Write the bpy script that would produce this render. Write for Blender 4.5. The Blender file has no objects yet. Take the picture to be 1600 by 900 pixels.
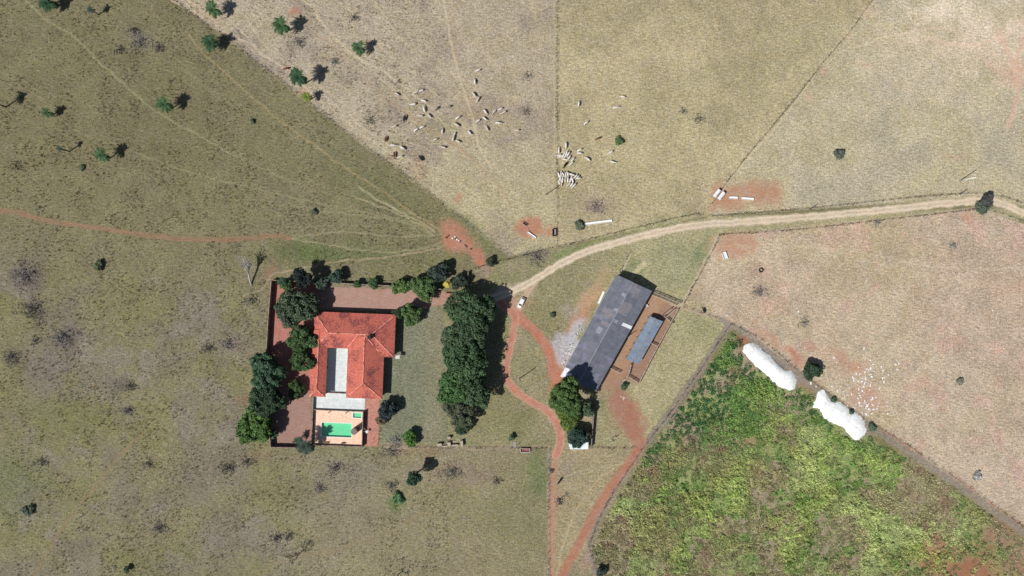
import bpy, math, random
import numpy as np
from mathutils import Vector, Matrix

scene = bpy.context.scene
COL = scene.collection
R = math.radians
S, H = 0.24, 256.0            # metres per photo pixel on the ground, drone height

# ------------------------------------------------------------------ camera, sky, sun
cam_d = bpy.data.cameras.new('camera')
cam_d.sensor_width = 36.0
cam_d.lens = 24.0
cam_d.clip_start = 1.0
cam_d.clip_end = 12000.0
cam = bpy.data.objects.new('camera', cam_d)
cam.location = (0, 0, H)
cam.rotation_euler = (0, 0, 0)
COL.objects.link(cam)
scene.camera = cam

SUN_EL = R(50.5)
to_sun = Vector((-0.83 * math.cos(SUN_EL), -0.557 * math.cos(SUN_EL), math.sin(SUN_EL))).normalized()
w = bpy.data.worlds.new('World')
scene.world = w
w.use_nodes = True
nt = w.node_tree
nt.nodes.clear()
wo = nt.nodes.new('ShaderNodeOutputWorld')
bg = nt.nodes.new('ShaderNodeBackground')
sky = nt.nodes.new('ShaderNodeTexSky')
sky.sky_type = 'NISHITA'
sky.sun_disc = False
sky.sun_elevation = SUN_EL
sky.sun_rotation = math.atan2(to_sun.x, to_sun.y)
bg.inputs['Strength'].default_value = 0.05
nt.links.new(sky.outputs['Color'], bg.inputs['Color'])
nt.links.new(bg.outputs['Background'], wo.inputs['Surface'])
sd = bpy.data.lights.new('sun', 'SUN')
sd.energy = 4.45
sd.angle = R(0.5)
sd.color = (1.0, 0.965, 0.91)
sun = bpy.data.objects.new('sun', sd)
sun.rotation_euler = to_sun.to_track_quat('Z', 'Y').to_euler()
COL.objects.link(sun)
vs = scene.view_settings
vs.view_transform = 'Standard'
vs.look = 'None'
vs.gamma = 1.0
vs.exposure = 0.0
vs.use_curve_mapping = False

rng = np.random.default_rng(7)
random.seed(7)

# ------------------------------------------------------------------ helpers
def P(px, py, h=0.0):
    """photo pixel seen at height h -> world point"""
    k = (H - h) / H
    return Vector(((px - 800) * S * k, (450 - py) * S * k, h))

def put(name, me, mat=None, parent=None, loc=(0, 0, 0), rot=(0, 0, 0), scale=None):
    o = bpy.data.objects.new(name, me)
    COL.objects.link(o)
    if mat is not None and me is not None and len(me.materials) == 0:
        me.materials.append(mat)
    o.location = loc
    o.rotation_euler = rot
    if scale is not None:
        o.scale = scale if not isinstance(scale, (int, float)) else (scale,) * 3
    if parent:
        o.parent = parent
    return o

def tag(o, label, cat, group=None, kind=None):
    o['label'] = label
    o['category'] = cat
    if group: o['group'] = group
    if kind: o['kind'] = kind
    return o

def thing(name, label, cat, loc=(0, 0, 0), rz=0.0, group=None):
    o = bpy.data.objects.new(name, None)
    COL.objects.link(o)
    o.location = loc
    o.rotation_euler = (0, 0, rz)
    o.empty_display_size = 0.3
    return tag(o, label, cat, group)

def copy_tree(o, parent=None):
    c = o.copy()
    COL.objects.link(c)
    if parent: c.parent = parent
    for ch in list(o.children):
        copy_tree(ch, c)
    return c

class MB:
    def __init__(s): s.v = []; s.f = []
    def add(s, vs_, fs):
        b = len(s.v)
        s.v += [tuple(q) for q in vs_]
        s.f += [tuple(b + i for i in f) for f in fs]
        return s
    def box(s, c, d, rz=0.0, taper=1.0):
        hx, hy, hz = d[0] / 2, d[1] / 2, d[2] / 2
        cs, sn = math.cos(rz), math.sin(rz)
        vv = []
        for z, t in ((-hz, 1.0), (hz, taper)):
            for x, y in ((-hx, -hy), (hx, -hy), (hx, hy), (-hx, hy)):
                x2, y2 = x * t, y * t
                vv.append((c[0] + x2 * cs - y2 * sn, c[1] + x2 * sn + y2 * cs, c[2] + z))
        return s.add(vv, [(0, 3, 2, 1), (4, 5, 6, 7), (0, 1, 5, 4), (1, 2, 6, 5), (2, 3, 7, 6), (3, 0, 4, 7)])
    def prism(s, pts, z0, z1):
        n = len(pts)
        a = sum(pts[i][0] * pts[(i + 1) % n][1] - pts[(i + 1) % n][0] * pts[i][1] for i in range(n))
        if a < 0: pts = list(reversed(pts))
        vv = [(p[0], p[1], z0) for p in pts] + [(p[0], p[1], z1) for p in pts]
        ff = [tuple(range(n - 1, -1, -1)), tuple(range(n, 2 * n))]
        ff += [(i, (i + 1) % n, n + (i + 1) % n, n + i) for i in range(n)]
        return s.add(vv, ff)
    def tube(s, pts, rad, n=6, cap=True):
        pts = [Vector(p) for p in pts]
        if isinstance(rad, (int, float)): rad = [rad] * len(pts)
        vv, ff = [], []
        for i, p in enumerate(pts):
            d = (pts[min(i + 1, len(pts) - 1)] - pts[max(i - 1, 0)])
            if d.length < 1e-6: d = Vector((0, 0, 1))
            d.normalize()
            a = d.cross(Vector((0, 0, 1)) if abs(d.z) < 0.9 else Vector((1, 0, 0))).normalized()
            b = d.cross(a).normalized()
            for k in range(n):
                t = 2 * math.pi * k / n
                vv.append(p + (a * math.cos(t) + b * math.sin(t)) * rad[i])
        for i in range(len(pts) - 1):
            for k in range(n):
                k2 = (k + 1) % n
                ff.append((i * n + k, i * n + k2, (i + 1) * n + k2, (i + 1) * n + k))
        if cap:
            ff.append(tuple(range(n - 1, -1, -1)))
            ff.append(tuple((len(pts) - 1) * n + k for k in range(n)))
        return s.add(vv, ff)
    def ring(s, prof, n=20, c=(0, 0)):
        vv, ff = [], []
        for r, z in prof:
            for k in range(n):
                t = 2 * math.pi * k / n
                vv.append((c[0] + r * math.cos(t), c[1] + r * math.sin(t), z))
        for i in range(len(prof) - 1):
            for k in range(n):
                k2 = (k + 1) % n
                ff.append((i * n + k, i * n + k2, (i + 1) * n + k2, (i + 1) * n + k))
        ff.append(tuple(range(n - 1, -1, -1)))
        ff.append(tuple((len(prof) - 1) * n + k for k in range(n)))
        return s.add(vv, ff)
    def mesh(s, name='m', smooth=False):
        me = bpy.data.meshes.new(name)
        me.from_pydata(s.v, [], s.f)
        me.update()
        if smooth:
            me.polygons.foreach_set('use_smooth', [True] * len(me.polygons))
        return me
    def build(s, name, mat, parent=None, loc=(0, 0, 0), rot=(0, 0, 0), smooth=False):
        return put(name, s.mesh(name, smooth), mat, parent, loc, rot)

def np_mesh(name, V, F, colors=None, dom='POINT', smooth=False, extra=None):
    """V (n,3), F (m,k) all faces of the same size; colours per vertex or per face"""
    me = bpy.data.meshes.new(name)
    n, m, k = len(V), len(F), F.shape[1]
    me.vertices.add(n)
    me.vertices.foreach_set('co', np.ascontiguousarray(V, dtype=np.float32).ravel())
    me.loops.add(m * k)
    me.loops.foreach_set('vertex_index', np.ascontiguousarray(F, dtype=np.int32).ravel())
    me.polygons.add(m)
    me.polygons.foreach_set('loop_start', np.arange(0, m * k, k, dtype=np.int32))
    if smooth:
        me.polygons.foreach_set('use_smooth', np.ones(m, dtype=bool))
    me.update(calc_edges=True)
    if colors is not None:
        a = me.attributes.new('tint', 'FLOAT_COLOR', dom)
        c4 = np.ones((len(colors), 4), dtype=np.float32)
        c4[:, :3] = colors
        a.data.foreach_set('color', c4.ravel())
    for nm, arr in (extra or {}).items():
        a = me.attributes.new(nm, 'FLOAT', dom)
        a.data.foreach_set('value', np.ascontiguousarray(arr, dtype=np.float32).ravel())
    return me

# ---- numpy value noise
def _hash(ix, iy, seed):
    h = (ix.astype(np.int64) * 374761393 + iy.astype(np.int64) * 668265263 + seed * 1442695041) & 0xFFFFFFFF
    h = ((h ^ (h >> 13)) * 1274126177) & 0xFFFFFFFF
    h = (h ^ (h >> 16)) & 0xFFFFFFFF
    return h.astype(np.float64) / 4294967295.0
def vnoise(x, y, seed):
    ix, iy = np.floor(x), np.floor(y)
    fx, fy = x - ix, y - iy
    fx = fx * fx * (3 - 2 * fx); fy = fy * fy * (3 - 2 * fy)
    a = _hash(ix, iy, seed); b = _hash(ix + 1, iy, seed)
    c = _hash(ix, iy + 1, seed); d = _hash(ix + 1, iy + 1, seed)
    return (a + (b - a) * fx) * (1 - fy) + (c + (d - c) * fx) * fy
def fbm(x, y, scale, seed, octv=4, gain=0.55):
    """0..1, scale in photo pixels"""
    s_, amp, tot = 0.0, 1.0, 0.0
    for o in range(octv):
        f = (2.03 ** o) / scale
        s_ = s_ + amp * vnoise(x * f + 17.3 * o, y * f - 9.1 * o, seed + o * 31)
        tot += amp
        amp *= gain
    return s_ / tot
def sst(a, b, x):
    t = np.clip((x - a) / (b - a), 0, 1)
    return t * t * (3 - 2 * t)
def inpoly(x, y, poly):
    r = np.zeros(x.shape, dtype=bool)
    n = len(poly)
    for i in range(n):
        x1, y1 = poly[i]; x2, y2 = poly[(i + 1) % n]
        if y1 == y2: continue
        c = ((y1 > y) != (y2 > y)) & (x < (x2 - x1) * (y - y1) / (y2 - y1) + x1)
        r ^= c
    return r
def seg_dist(x, y, pts):
    """distance to polyline"""
    d = np.full(x.shape, 1e9)
    for (x1, y1), (x2, y2) in zip(pts[:-1], pts[1:]):
        dx, dy = x2 - x1, y2 - y1
        L = dx * dx + dy * dy + 1e-9
        t = np.clip(((x - x1) * dx + (y - y1) * dy) / L, 0, 1)
        d = np.minimum(d, np.hypot(x - x1 - t * dx, y - y1 - t * dy))
    return d
def poly_sd(x, y, poly):
    """signed distance, positive inside"""
    d = seg_dist(x, y, list(poly) + [poly[0]])
    return np.where(inpoly(x, y, poly), d, -d)
def smooth_line(pts, k=3):
    """Catmull-Rom"""
    out = []
    n = len(pts)
    for i in range(n - 1):
        p0, p1, p2, p3 = pts[max(i - 1, 0)], pts[i], pts[i + 1], pts[min(i + 2, n - 1)]
        for j in range(k):
            t = j / k
            out.append(tuple(0.5 * (2 * p1[a] + (p2[a] - p0[a]) * t + (2 * p0[a] - 5 * p1[a] + 4 * p2[a] - p3[a]) * t * t
                       + (-p0[a] + 3 * p1[a] - 3 * p2[a] + p3[a]) * t ** 3) for a in (0, 1)))
    out.append(tuple(pts[-1]))
    return out
def srgb(r, g, b):
    f = lambda c: (c / 255 / 12.92) if c / 255 <= 0.04045 else ((c / 255 + 0.055) / 1.055) ** 2.4
    return np.array([f(r), f(g), f(b)])

# ------------------------------------------------------------------ materials
def newmat(name):
    m = bpy.data.materials.new(name)
    m.use_nodes = True
    n = m.node_tree
    b = n.nodes['Principled BSDF']
    return m, n, b
def N(n, t, **kw):
    x = n.nodes.new(t)
    for k, v in kw.items(): setattr(x, k, v)
    return x
def noise_col(name, c1, c2, scale=2.0, rough=0.9, bump=0.0, detail=4.0, stretch=None, metal=0.0, spec=0.2, c3=None, scale3=0.3):
    m, n, b = newmat(name)
    tc = N(n, 'ShaderNodeTexCoord')
    src = tc.outputs['Object']
    if stretch:
        mp = N(n, 'ShaderNodeMapping')
        mp.inputs['Scale'].default_value = stretch
        n.links.new(src, mp.inputs['Vector']); src = mp.outputs['Vector']
    t = N(n, 'ShaderNodeTexNoise')
    t.inputs['Scale'].default_value = scale
    t.inputs['Detail'].default_value = detail
    n.links.new(src, t.inputs['Vector'])
    r = N(n, 'ShaderNodeValToRGB')
    r.color_ramp.elements[0].position = 0.3
    r.color_ramp.elements[1].position = 0.7
    r.color_ramp.elements[0].color = (*c1, 1)
    r.color_ramp.elements[1].color = (*c2, 1)
    n.links.new(t.outputs['Fac'], r.inputs['Fac'])
    out = r.outputs['Color']
    if c3 is not None:
        t3 = N(n, 'ShaderNodeTexNoise'); t3.inputs['Scale'].default_value = scale3; t3.inputs['Detail'].default_value = 5
        n.links.new(tc.outputs['Object'], t3.inputs['Vector'])
        r3 = N(n, 'ShaderNodeValToRGB'); r3.color_ramp.elements[0].position = 0.48; r3.color_ramp.elements[1].position = 0.66
        n.links.new(t3.outputs['Fac'], r3.inputs['Fac'])
        mx = N(n, 'ShaderNodeMixRGB'); mx.inputs['Color2'].default_value = (*c3, 1)
        n.links.new(r3.outputs['Color'], mx.inputs['Fac']); n.links.new(out, mx.inputs['Color1'])
        out = mx.outputs['Color']
    n.links.new(out, b.inputs['Base Color'])
    b.inputs['Roughness'].default_value = rough
    b.inputs['Metallic'].default_value = metal
    b.inputs['Specular IOR Level'].default_value = spec
    if bump:
        bp = N(n, 'ShaderNodeBump'); bp.inputs['Strength'].default_value = 0.6; bp.inputs['Distance'].default_value = bump
        n.links.new(t.outputs['Fac'], bp.inputs['Height']); n.links.new(bp.outputs['Normal'], b.inputs['Normal'])
    return m

def leaf_mat(name, mul=(1, 1, 1), trans=0.12):
    m, n, b = newmat(name)
    a = N(n, 'ShaderNodeAttribute', attribute_name='tint')
    mx = N(n, 'ShaderNodeMixRGB', blend_type='MULTIPLY'); mx.inputs['Fac'].default_value = 1
    mx.inputs['Color2'].default_value = (*mul, 1)
    n.links.new(a.outputs['Color'], mx.inputs['Color1'])
    n.links.new(mx.outputs['Color'], b.inputs['Base Color'])
    b.inputs['Roughness'].default_value = 0.75
    b.inputs['Specular IOR Level'].default_value = 0.15
    tr = N(n, 'ShaderNodeBsdfTranslucent')
    n.links.new(mx.outputs['Color'], tr.inputs['Color'])
    ms = N(n, 'ShaderNodeMixShader'); ms.inputs['Fac'].default_value = trans
    out = n.nodes['Material Output']
    n.links.new(b.outputs['BSDF'], ms.inputs[1]); n.links.new(tr.outputs['BSDF'], ms.inputs[2])
    n.links.new(ms.outputs['Shader'], out.inputs['Surface'])
    return m

def ground_mat():
    m, n, b = newmat('pasture_soil')
    a = N(n, 'ShaderNodeAttribute', attribute_name='tint')
    g = N(n, 'ShaderNodeAttribute', attribute_name='grassy')
    geo = N(n, 'ShaderNodeNewGeometry')
    def nz(scale, detail, stretch=None, rotz=0, rough=0.6):
        t = N(n, 'ShaderNodeTexNoise')
        t.inputs['Scale'].default_value = scale; t.inputs['Detail'].default_value = detail
        t.inputs['Roughness'].default_value = rough
        src = geo.outputs['Position']
        if stretch:
            mp = N(n, 'ShaderNodeMapping'); mp.inputs['Scale'].default_value = stretch
            mp.inputs['Rotation'].default_value = (0, 0, rotz)
            n.links.new(src, mp.inputs['Vector']); src = mp.outputs['Vector']
        n.links.new(src, t.inputs['Vector'])
        return t
    def mapr(src, a0, a1, b0, b1):
        r = N(n, 'ShaderNodeMapRange')
        for i, v in zip((1, 2, 3, 4), (a0, a1, b0, b1)): r.inputs[i].default_value = v
        n.links.new(src, r.inputs[0]); return r.outputs[0]
    def mul(x, y):
        q = N(n, 'ShaderNodeMath', operation='MULTIPLY')
        n.links.new(x, q.inputs[0]); n.links.new(y, q.inputs[1]); return q.outputs[0]
    fine = nz(1.5, 3.0, rough=0.75)                      # tussock mottling
    streak = nz(1.0, 3.0, (0.55, 1.7, 1), R(42))         # lie of the grass down the slope
    clump = nz(0.11, 5.0, rough=0.7)
    f1 = mapr(fine.outputs['Fac'], 0.3, 0.7, 0.60, 1.38)
    f2 = mapr(streak.outputs['Fac'], 0.3, 0.7, 0.74, 1.26)
    f3 = mapr(clump.outputs['Fac'], 0.3, 0.7, 0.86, 1.13)
    f = mul(mul(f1, f2), f3)
    # bare soil keeps only a little of the mottling
    bl = N(n, 'ShaderNodeMix', data_type='FLOAT')
    n.links.new(mapr(g.outputs['Fac'], 0, 1, 0.28, 1.0), bl.inputs[0])
    bl.inputs[2].default_value = 1.0
    n.links.new(f, bl.inputs[3])
    sc = N(n, 'ShaderNodeVectorMath', operation='SCALE')
    n.links.new(a.outputs['Color'], sc.inputs[0]); n.links.new(bl.outputs[0], sc.inputs['Scale'])
    # straw against green, blade-scale hue shift
    hue = nz(0.75, 4.0)
    hs = N(n, 'ShaderNodeHueSaturation')
    n.links.new(mapr(hue.outputs['Fac'], 0.3, 0.7, 0.496, 0.505), hs.inputs['Hue'])
    n.links.new(mapr(nz(0.35, 3).outputs['Fac'], 0.3, 0.7, 0.86, 1.08), hs.inputs['Saturation'])
    n.links.new(sc.outputs[0], hs.inputs['Color'])
    n.links.new(hs.outputs['Color'], b.inputs['Base Color'])
    b.inputs['Roughness'].default_value = 0.95
    b.inputs['Specular IOR Level'].default_value = 0.08
    bn = nz(1.9, 3.0, rough=0.65)
    bp = N(n, 'ShaderNodeBump'); bp.inputs['Distance'].default_value = 0.42
    n.links.new(mapr(g.outputs['Fac'], 0, 1, 0.12, 0.75), bp.inputs['Strength'])
    n.links.new(bn.outputs['Fac'], bp.inputs['Height']); n.links.new(bp.outputs['Normal'], b.inputs['Normal'])
    return m

def tile_mat():
    m, n, b = newmat('terracotta_tiles')
    uv = N(n, 'ShaderNodeUVMap'); uv.uv_map = 'tiles'
    br = N(n, 'ShaderNodeTexBrick')
    br.inputs['Scale'].default_value = 1.0
    br.inputs['Brick Width'].default_value = 0.24; br.inputs['Row Height'].default_value = 0.36
    br.inputs['Mortar Size'].default_value = 0.02; br.inputs['Bias'].default_value = -0.1
    br.inputs['Color1'].default_value = (*(srgb(234, 138, 118)), 1)
    br.inputs['Color2'].default_value = (*(srgb(204, 106, 90)), 1)
    br.inputs['Mortar'].default_value = (*(srgb(132, 64, 56)), 1)
    n.links.new(uv.outputs['UV'], br.inputs['Vector'])
    geo = N(n, 'ShaderNodeNewGeometry')
    st = N(n, 'ShaderNodeTexNoise'); st.inputs['Scale'].default_value = 1.9; st.inputs['Detail'].default_value = 3
    n.links.new(geo.outputs['Position'], st.inputs['Vector'])
    pt = N(n, 'ShaderNodeTexNoise'); pt.inputs['Scale'].default_value = 0.22; pt.inputs['Detail'].default_value = 3
    n.links.new(geo.outputs['Position'], pt.inputs['Vector'])
    ml = N(n, 'ShaderNodeMath', operation='ADD')
    n.links.new(st.outputs['Fac'], ml.inputs[0]); n.links.new(pt.outputs['Fac'], ml.inputs[1])
    r = N(n, 'ShaderNodeValToRGB'); r.color_ramp.elements[0].position = 0.49; r.color_ramp.elements[1].position = 0.60
    r.color_ramp.elements[0].color = (0, 0, 0, 1)
    hf = N(n, 'ShaderNodeMath', operation='MULTIPLY'); hf.inputs[1].default_value = 0.5
    n.links.new(ml.outputs[0], hf.inputs[0]); n.links.new(hf.outputs[0], r.inputs['Fac'])
    mx = N(n, 'ShaderNodeMixRGB'); mx.inputs['Color2'].default_value = (*srgb(112, 66, 72), 1)
    sc = N(n, 'ShaderNodeMath', operation='MULTIPLY'); sc.inputs[1].default_value = 0.8
    n.links.new(r.outputs['Color'], sc.inputs[0]); n.links.new(sc.outputs[0], mx.inputs['Fac'])
    n.links.new(br.outputs['Color'], mx.inputs['Color1'])
    n.links.new(mx.outputs['Color'], b.inputs['Base Color'])
    b.inputs['Roughness'].default_value = 0.85
    b.inputs['Specular IOR Level'].default_value = 0.2
    bp = N(n, 'ShaderNodeBump'); bp.inputs['Distance'].default_value = 0.05; bp.inputs['Strength'].default_value = 0.8
    n.links.new(br.outputs['Fac'], bp.inputs['Height']); bp.invert = True
    n.links.new(bp.outputs['Normal'], b.inputs['Normal'])
    return m

def paver_mat(name, c1, c2, mortar, w_, h_, ms=0.02, stain=None):
    m, n, b = newmat(name)
    geo = N(n, 'ShaderNodeNewGeometry')
    mp = N(n, 'ShaderNodeMapping'); mp.inputs['Rotation'].default_value = (0, 0, R(2.2))
    n.links.new(geo.outputs['Position'], mp.inputs['Vector'])
    br = N(n, 'ShaderNodeTexBrick'); br.inputs['Scale'].default_value = 1
    br.inputs['Brick Width'].default_value = w_; br.inputs['Row Height'].default_value = h_
    br.inputs['Mortar Size'].default_value = ms
    for k, c in (('Color1', c1), ('Color2', c2), ('Mortar', mortar)): br.inputs[k].default_value = (*c, 1)
    n.links.new(mp.outputs['Vector'], br.inputs['Vector'])
    t = N(n, 'ShaderNodeTexNoise'); t.inputs['Scale'].default_value = 0.8; t.inputs['Detail'].default_value = 5
    n.links.new(geo.outputs['Position'], t.inputs['Vector'])
    r = N(n, 'ShaderNodeValToRGB')
    r.color_ramp.elements[0].position = 0.35; r.color_ramp.elements[1].position = 0.75
    st = stain if stain is not None else (0.75, 0.75, 0.72)
    r.color_ramp.elements[0].color = (1, 1, 1, 1); r.color_ramp.elements[1].color = (*st, 1)
    n.links.new(t.outputs['Fac'], r.inputs['Fac'])
    mx = N(n, 'ShaderNodeMixRGB', blend_type='MULTIPLY'); mx.inputs['Fac'].default_value = 1
    n.links.new(br.outputs['Color'], mx.inputs['Color1']); n.links.new(r.outputs['Color'], mx.inputs['Color2'])
    n.links.new(mx.outputs['Color'], b.inputs['Base Color'])
    b.inputs['Roughness'].default_value = 0.85; b.inputs['Specular IOR Level'].default_value = 0.2
    return m

M = {}
M['ground'] = ground_mat()
M['tile'] = tile_mat()
M['leaf'] = leaf_mat('leaves')
M['grassleaf'] = leaf_mat('grass_blades', trans=0.2)
M['bark'] = noise_col('bark', (0.07, 0.05, 0.035), (0.16, 0.12, 0.09), 6, bump=0.03)
M['deadwood'] = noise_col('bleached_wood', (0.30, 0.28, 0.27), (0.55, 0.52, 0.50), 4, bump=0.03)
M['darktwig'] = noise_col('dark_twigs', (0.035, 0.03, 0.03), (0.09, 0.075, 0.07), 4)
M['post'] = noise_col('weathered_post', (0.10, 0.08, 0.065), (0.22, 0.18, 0.15), 5)
M['rail'] = noise_col('pale_rail', (0.34, 0.27, 0.22), (0.52, 0.44, 0.37), 3)
M['wire'] = noise_col('fence_wire', (0.10, 0.09, 0.08), (0.2, 0.18, 0.16), 3, rough=0.5, metal=0.6)
M['wall'] = noise_col('limewash', (0.58, 0.55, 0.50), (0.74, 0.71, 0.66), 0.8, c3=(0.42, 0.34, 0.29), scale3=0.5)
M['garden_wall'] = noise_col('stained_wall', (0.22, 0.17, 0.14), (0.38, 0.30, 0.25), 0.9, c3=(0.12, 0.09, 0.08), scale3=0.6)
M['cap'] = noise_col('ridge_mortar', tuple(srgb(246, 176, 158)), tuple(srgb(234, 156, 138)), 1.5, c3=tuple(srgb(140, 84, 76)), scale3=0.6)
M['concrete'] = paver_mat('pale_concrete', (0.74, 0.76, 0.76), (0.68, 0.71, 0.71), (0.52, 0.54, 0.54), 1.2, 1.2, 0.03, (0.76, 0.82, 0.80))
M['deck'] = paver_mat('stone_deck', tuple(srgb(246, 222, 200)), tuple(srgb(232, 196, 170)), tuple(srgb(214, 176, 150)), 0.5, 0.5, 0.02, (1.0, 0.86, 0.80))
M['brickpath'] = paver_mat('brick_path', tuple(srgb(204, 152, 138)), tuple(srgb(184, 128, 114)), tuple(srgb(150, 104, 94)), 0.6, 0.3, 0.03, (0.86, 0.78, 0.74))
M['white'] = noise_col('white_paint', (0.72, 0.72, 0.71), (0.82, 0.82, 0.81), 2)
M['coping'] = noise_col('coping', (0.70, 0.66, 0.60), (0.80, 0.76, 0.70), 2)
M['glass'] = noise_col('dark_glass', (0.02, 0.025, 0.03), (0.04, 0.05, 0.06), 1, rough=0.08, spec=0.6)
M['wood'] = noise_col('door_wood', (0.10, 0.05, 0.03), (0.2, 0.11, 0.06), 3, stretch=(6, 1, 1))
M['tank'] = noise_col('tank_side', (0.10, 0.065, 0.055), (0.16, 0.11, 0.09), 2)
M['tanktop'] = noise_col('tank_lid', (0.20, 0.145, 0.13), (0.27, 0.20, 0.18), 2)
M['rubber'] = noise_col('rubber', (0.015, 0.015, 0.015), (0.03, 0.03, 0.03), 5)
M['metal'] = noise_col('galvanised', (0.4, 0.4, 0.4), (0.55, 0.55, 0.55), 3, rough=0.45, metal=0.5)
M['rust'] = noise_col('rusty_red', (0.20, 0.07, 0.05), (0.34, 0.14, 0.10), 3)
M['black'] = noise_col('black_paint', (0.012, 0.012, 0.014), (0.03, 0.03, 0.03), 3, rough=0.5)
M['stone'] = noise_col('field_stone', (0.20, 0.18, 0.16), (0.42, 0.38, 0.34), 1.5, bump=0.1)
M['plastic'] = noise_col('white_silage_film', (0.80, 0.83, 0.84), (0.90, 0.91, 0.91), 1.6, rough=0.5, bump=0.12, spec=0.35, c3=(0.74, 0.73, 0.70), scale3=0.9)
M['teal'] = noise_col('white_sheet_algae', (0.72, 0.76, 0.76), (0.82, 0.84, 0.84), 0.6, c3=(0.42, 0.66, 0.66), scale3=0.5)
for nm, c in (('sheet_a', (118, 122, 133)), ('sheet_b', (121, 124, 135)), ('sheet_c', (114, 118, 130)), ('sheet_warm', (138, 134, 141)),
              ('sheet_pale', (152, 154, 166)), ('sheet_white', (232, 234, 238)), ('sheet_blue', (136, 150, 168)),
              ('sheet_bluegrey', (148, 153, 164)), ('sheet_violet', (134, 133, 152))):
    c = srgb(*c)
    M[nm] = noise_col('fibre_cement_' + nm[6:], tuple(c * 0.86), tuple(c * 1.1), 1.4, rough=0.8, c3=tuple(c * 0.78), scale3=0.45)
for nm, c1, c2 in (('cow_white', (0.62, 0.58, 0.54), (0.76, 0.73, 0.69)), ('cow_grey', (0.22, 0.19, 0.17), (0.34, 0.30, 0.27)),
                   ('cow_brown', (0.14, 0.05, 0.03), (0.22, 0.08, 0.05)), ('cow_black', (0.010, 0.009, 0.009), (0.025, 0.022, 0.02)),
                   ('cow_cream', (0.50, 0.44, 0.36), (0.66, 0.60, 0.52))):
    M[nm] = noise_col(nm, c1, c2, 1.6)
def water_mat():
    m, n, b = newmat('green_pool_water')
    b.inputs['Base Color'].default_value = (0.55, 1.0, 0.78, 1)
    b.inputs['Roughness'].default_value = 0.03
    b.inputs['Transmission Weight'].default_value = 0.0
    b.inputs['Specular IOR Level'].default_value = 0.5
    tcn = N(n, 'ShaderNodeTexNoise'); tcn.inputs['Scale'].default_value = 3.0
    geo = N(n, 'ShaderNodeNewGeometry'); n.links.new(geo.outputs['Position'], tcn.inputs['Vector'])
    r = N(n, 'ShaderNodeValToRGB')
    r.color_ramp.elements[0].position = 0.3; r.color_ramp.elements[1].position = 0.7
    r.color_ramp.elements[0].color = (*srgb(96, 204, 148), 1); r.color_ramp.elements[1].color = (*srgb(120, 222, 168), 1)
    n.links.new(tcn.outputs['Fac'], r.inputs['Fac']); n.links.new(r.outputs['Color'], b.inputs['Base Color'])
    bp = N(n, 'ShaderNodeBump'); bp.inputs['Distance'].default_value = 0.02; bp.inputs['Strength'].default_value = 0.3
    n.links.new(tcn.outputs['Fac'], bp.inputs['Height']); n.links.new(bp.outputs['Normal'], b.inputs['Normal'])
    return m
M['water'] = water_mat()
M['carpaint'] = noise_col('white_car_paint', (0.78, 0.78, 0.79), (0.84, 0.84, 0.85), 1, rough=0.25, spec=0.5)

# ------------------------------------------------------------------ plan of the place (photo pixels on the ground)
ROAD = smooth_line([(770, 466), (800, 455), (832, 440), (870, 415), (920, 392), (962, 380), (1010, 367), (1060, 356), (1110, 350),
                    (1170, 346), (1250, 340), (1350, 331), (1440, 322), (1500, 316), (1545, 314), (1575, 322), (1605, 335), (1800, 420), (2600, 800)])
DRIVE = smooth_line([(768, 464), (790, 480), (805, 495), (799, 530), (791, 570), (795, 598), (820, 622), (852, 640), (868, 658), (875, 680), (874, 697), (868, 712)])
DRIVE2 = smooth_line([(802, 488), (822, 505), (842, 525), (856, 545), (864, 575), (868, 590)])
CARTRACK = smooth_line([(808, 492), (815, 474), (825, 455), (838, 440)])
SOUTH = smooth_line([(868, 705), (864, 750), (863, 800), (862, 850), (863, 905), (866, 1000), (880, 1600)])
EASTTR = smooth_line([(1003, 690), (985, 720), (955, 760), (930, 800), (905, 850), (888, 880), (876, 910), (850, 1000), (760, 1600)])
WESTTR = smooth_line([(-900, 180), (-300, 270), (-60, 318), (0, 329), (30, 333), (80, 346), (130, 353), (200, 363), (250, 370), (300, 374), (370, 374), (430, 368), (452, 373)])
STRIP1 = [(1140, 507), (1118, 540), (1085, 590), (1050, 640), (1000, 705), (960, 765), (935, 810), (920, 850), (935, 905)]
STRIP2 = [(1128, 500), (1160, 515), (1250, 590), (1340, 655), (1420, 705), (1500, 760), (1600, 832), (1700, 905)]
GREEN = [(1142, 522), (1175, 540), (1240, 600), (1300, 645), (1345, 676), (1415, 716), (1500, 772), (1600, 845), (1900, 1060), (1900, 1300), (1000, 1300), (940, 905), (926, 855), (945, 812), (1005, 716), (1060, 640), (1095, 592)]
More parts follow.
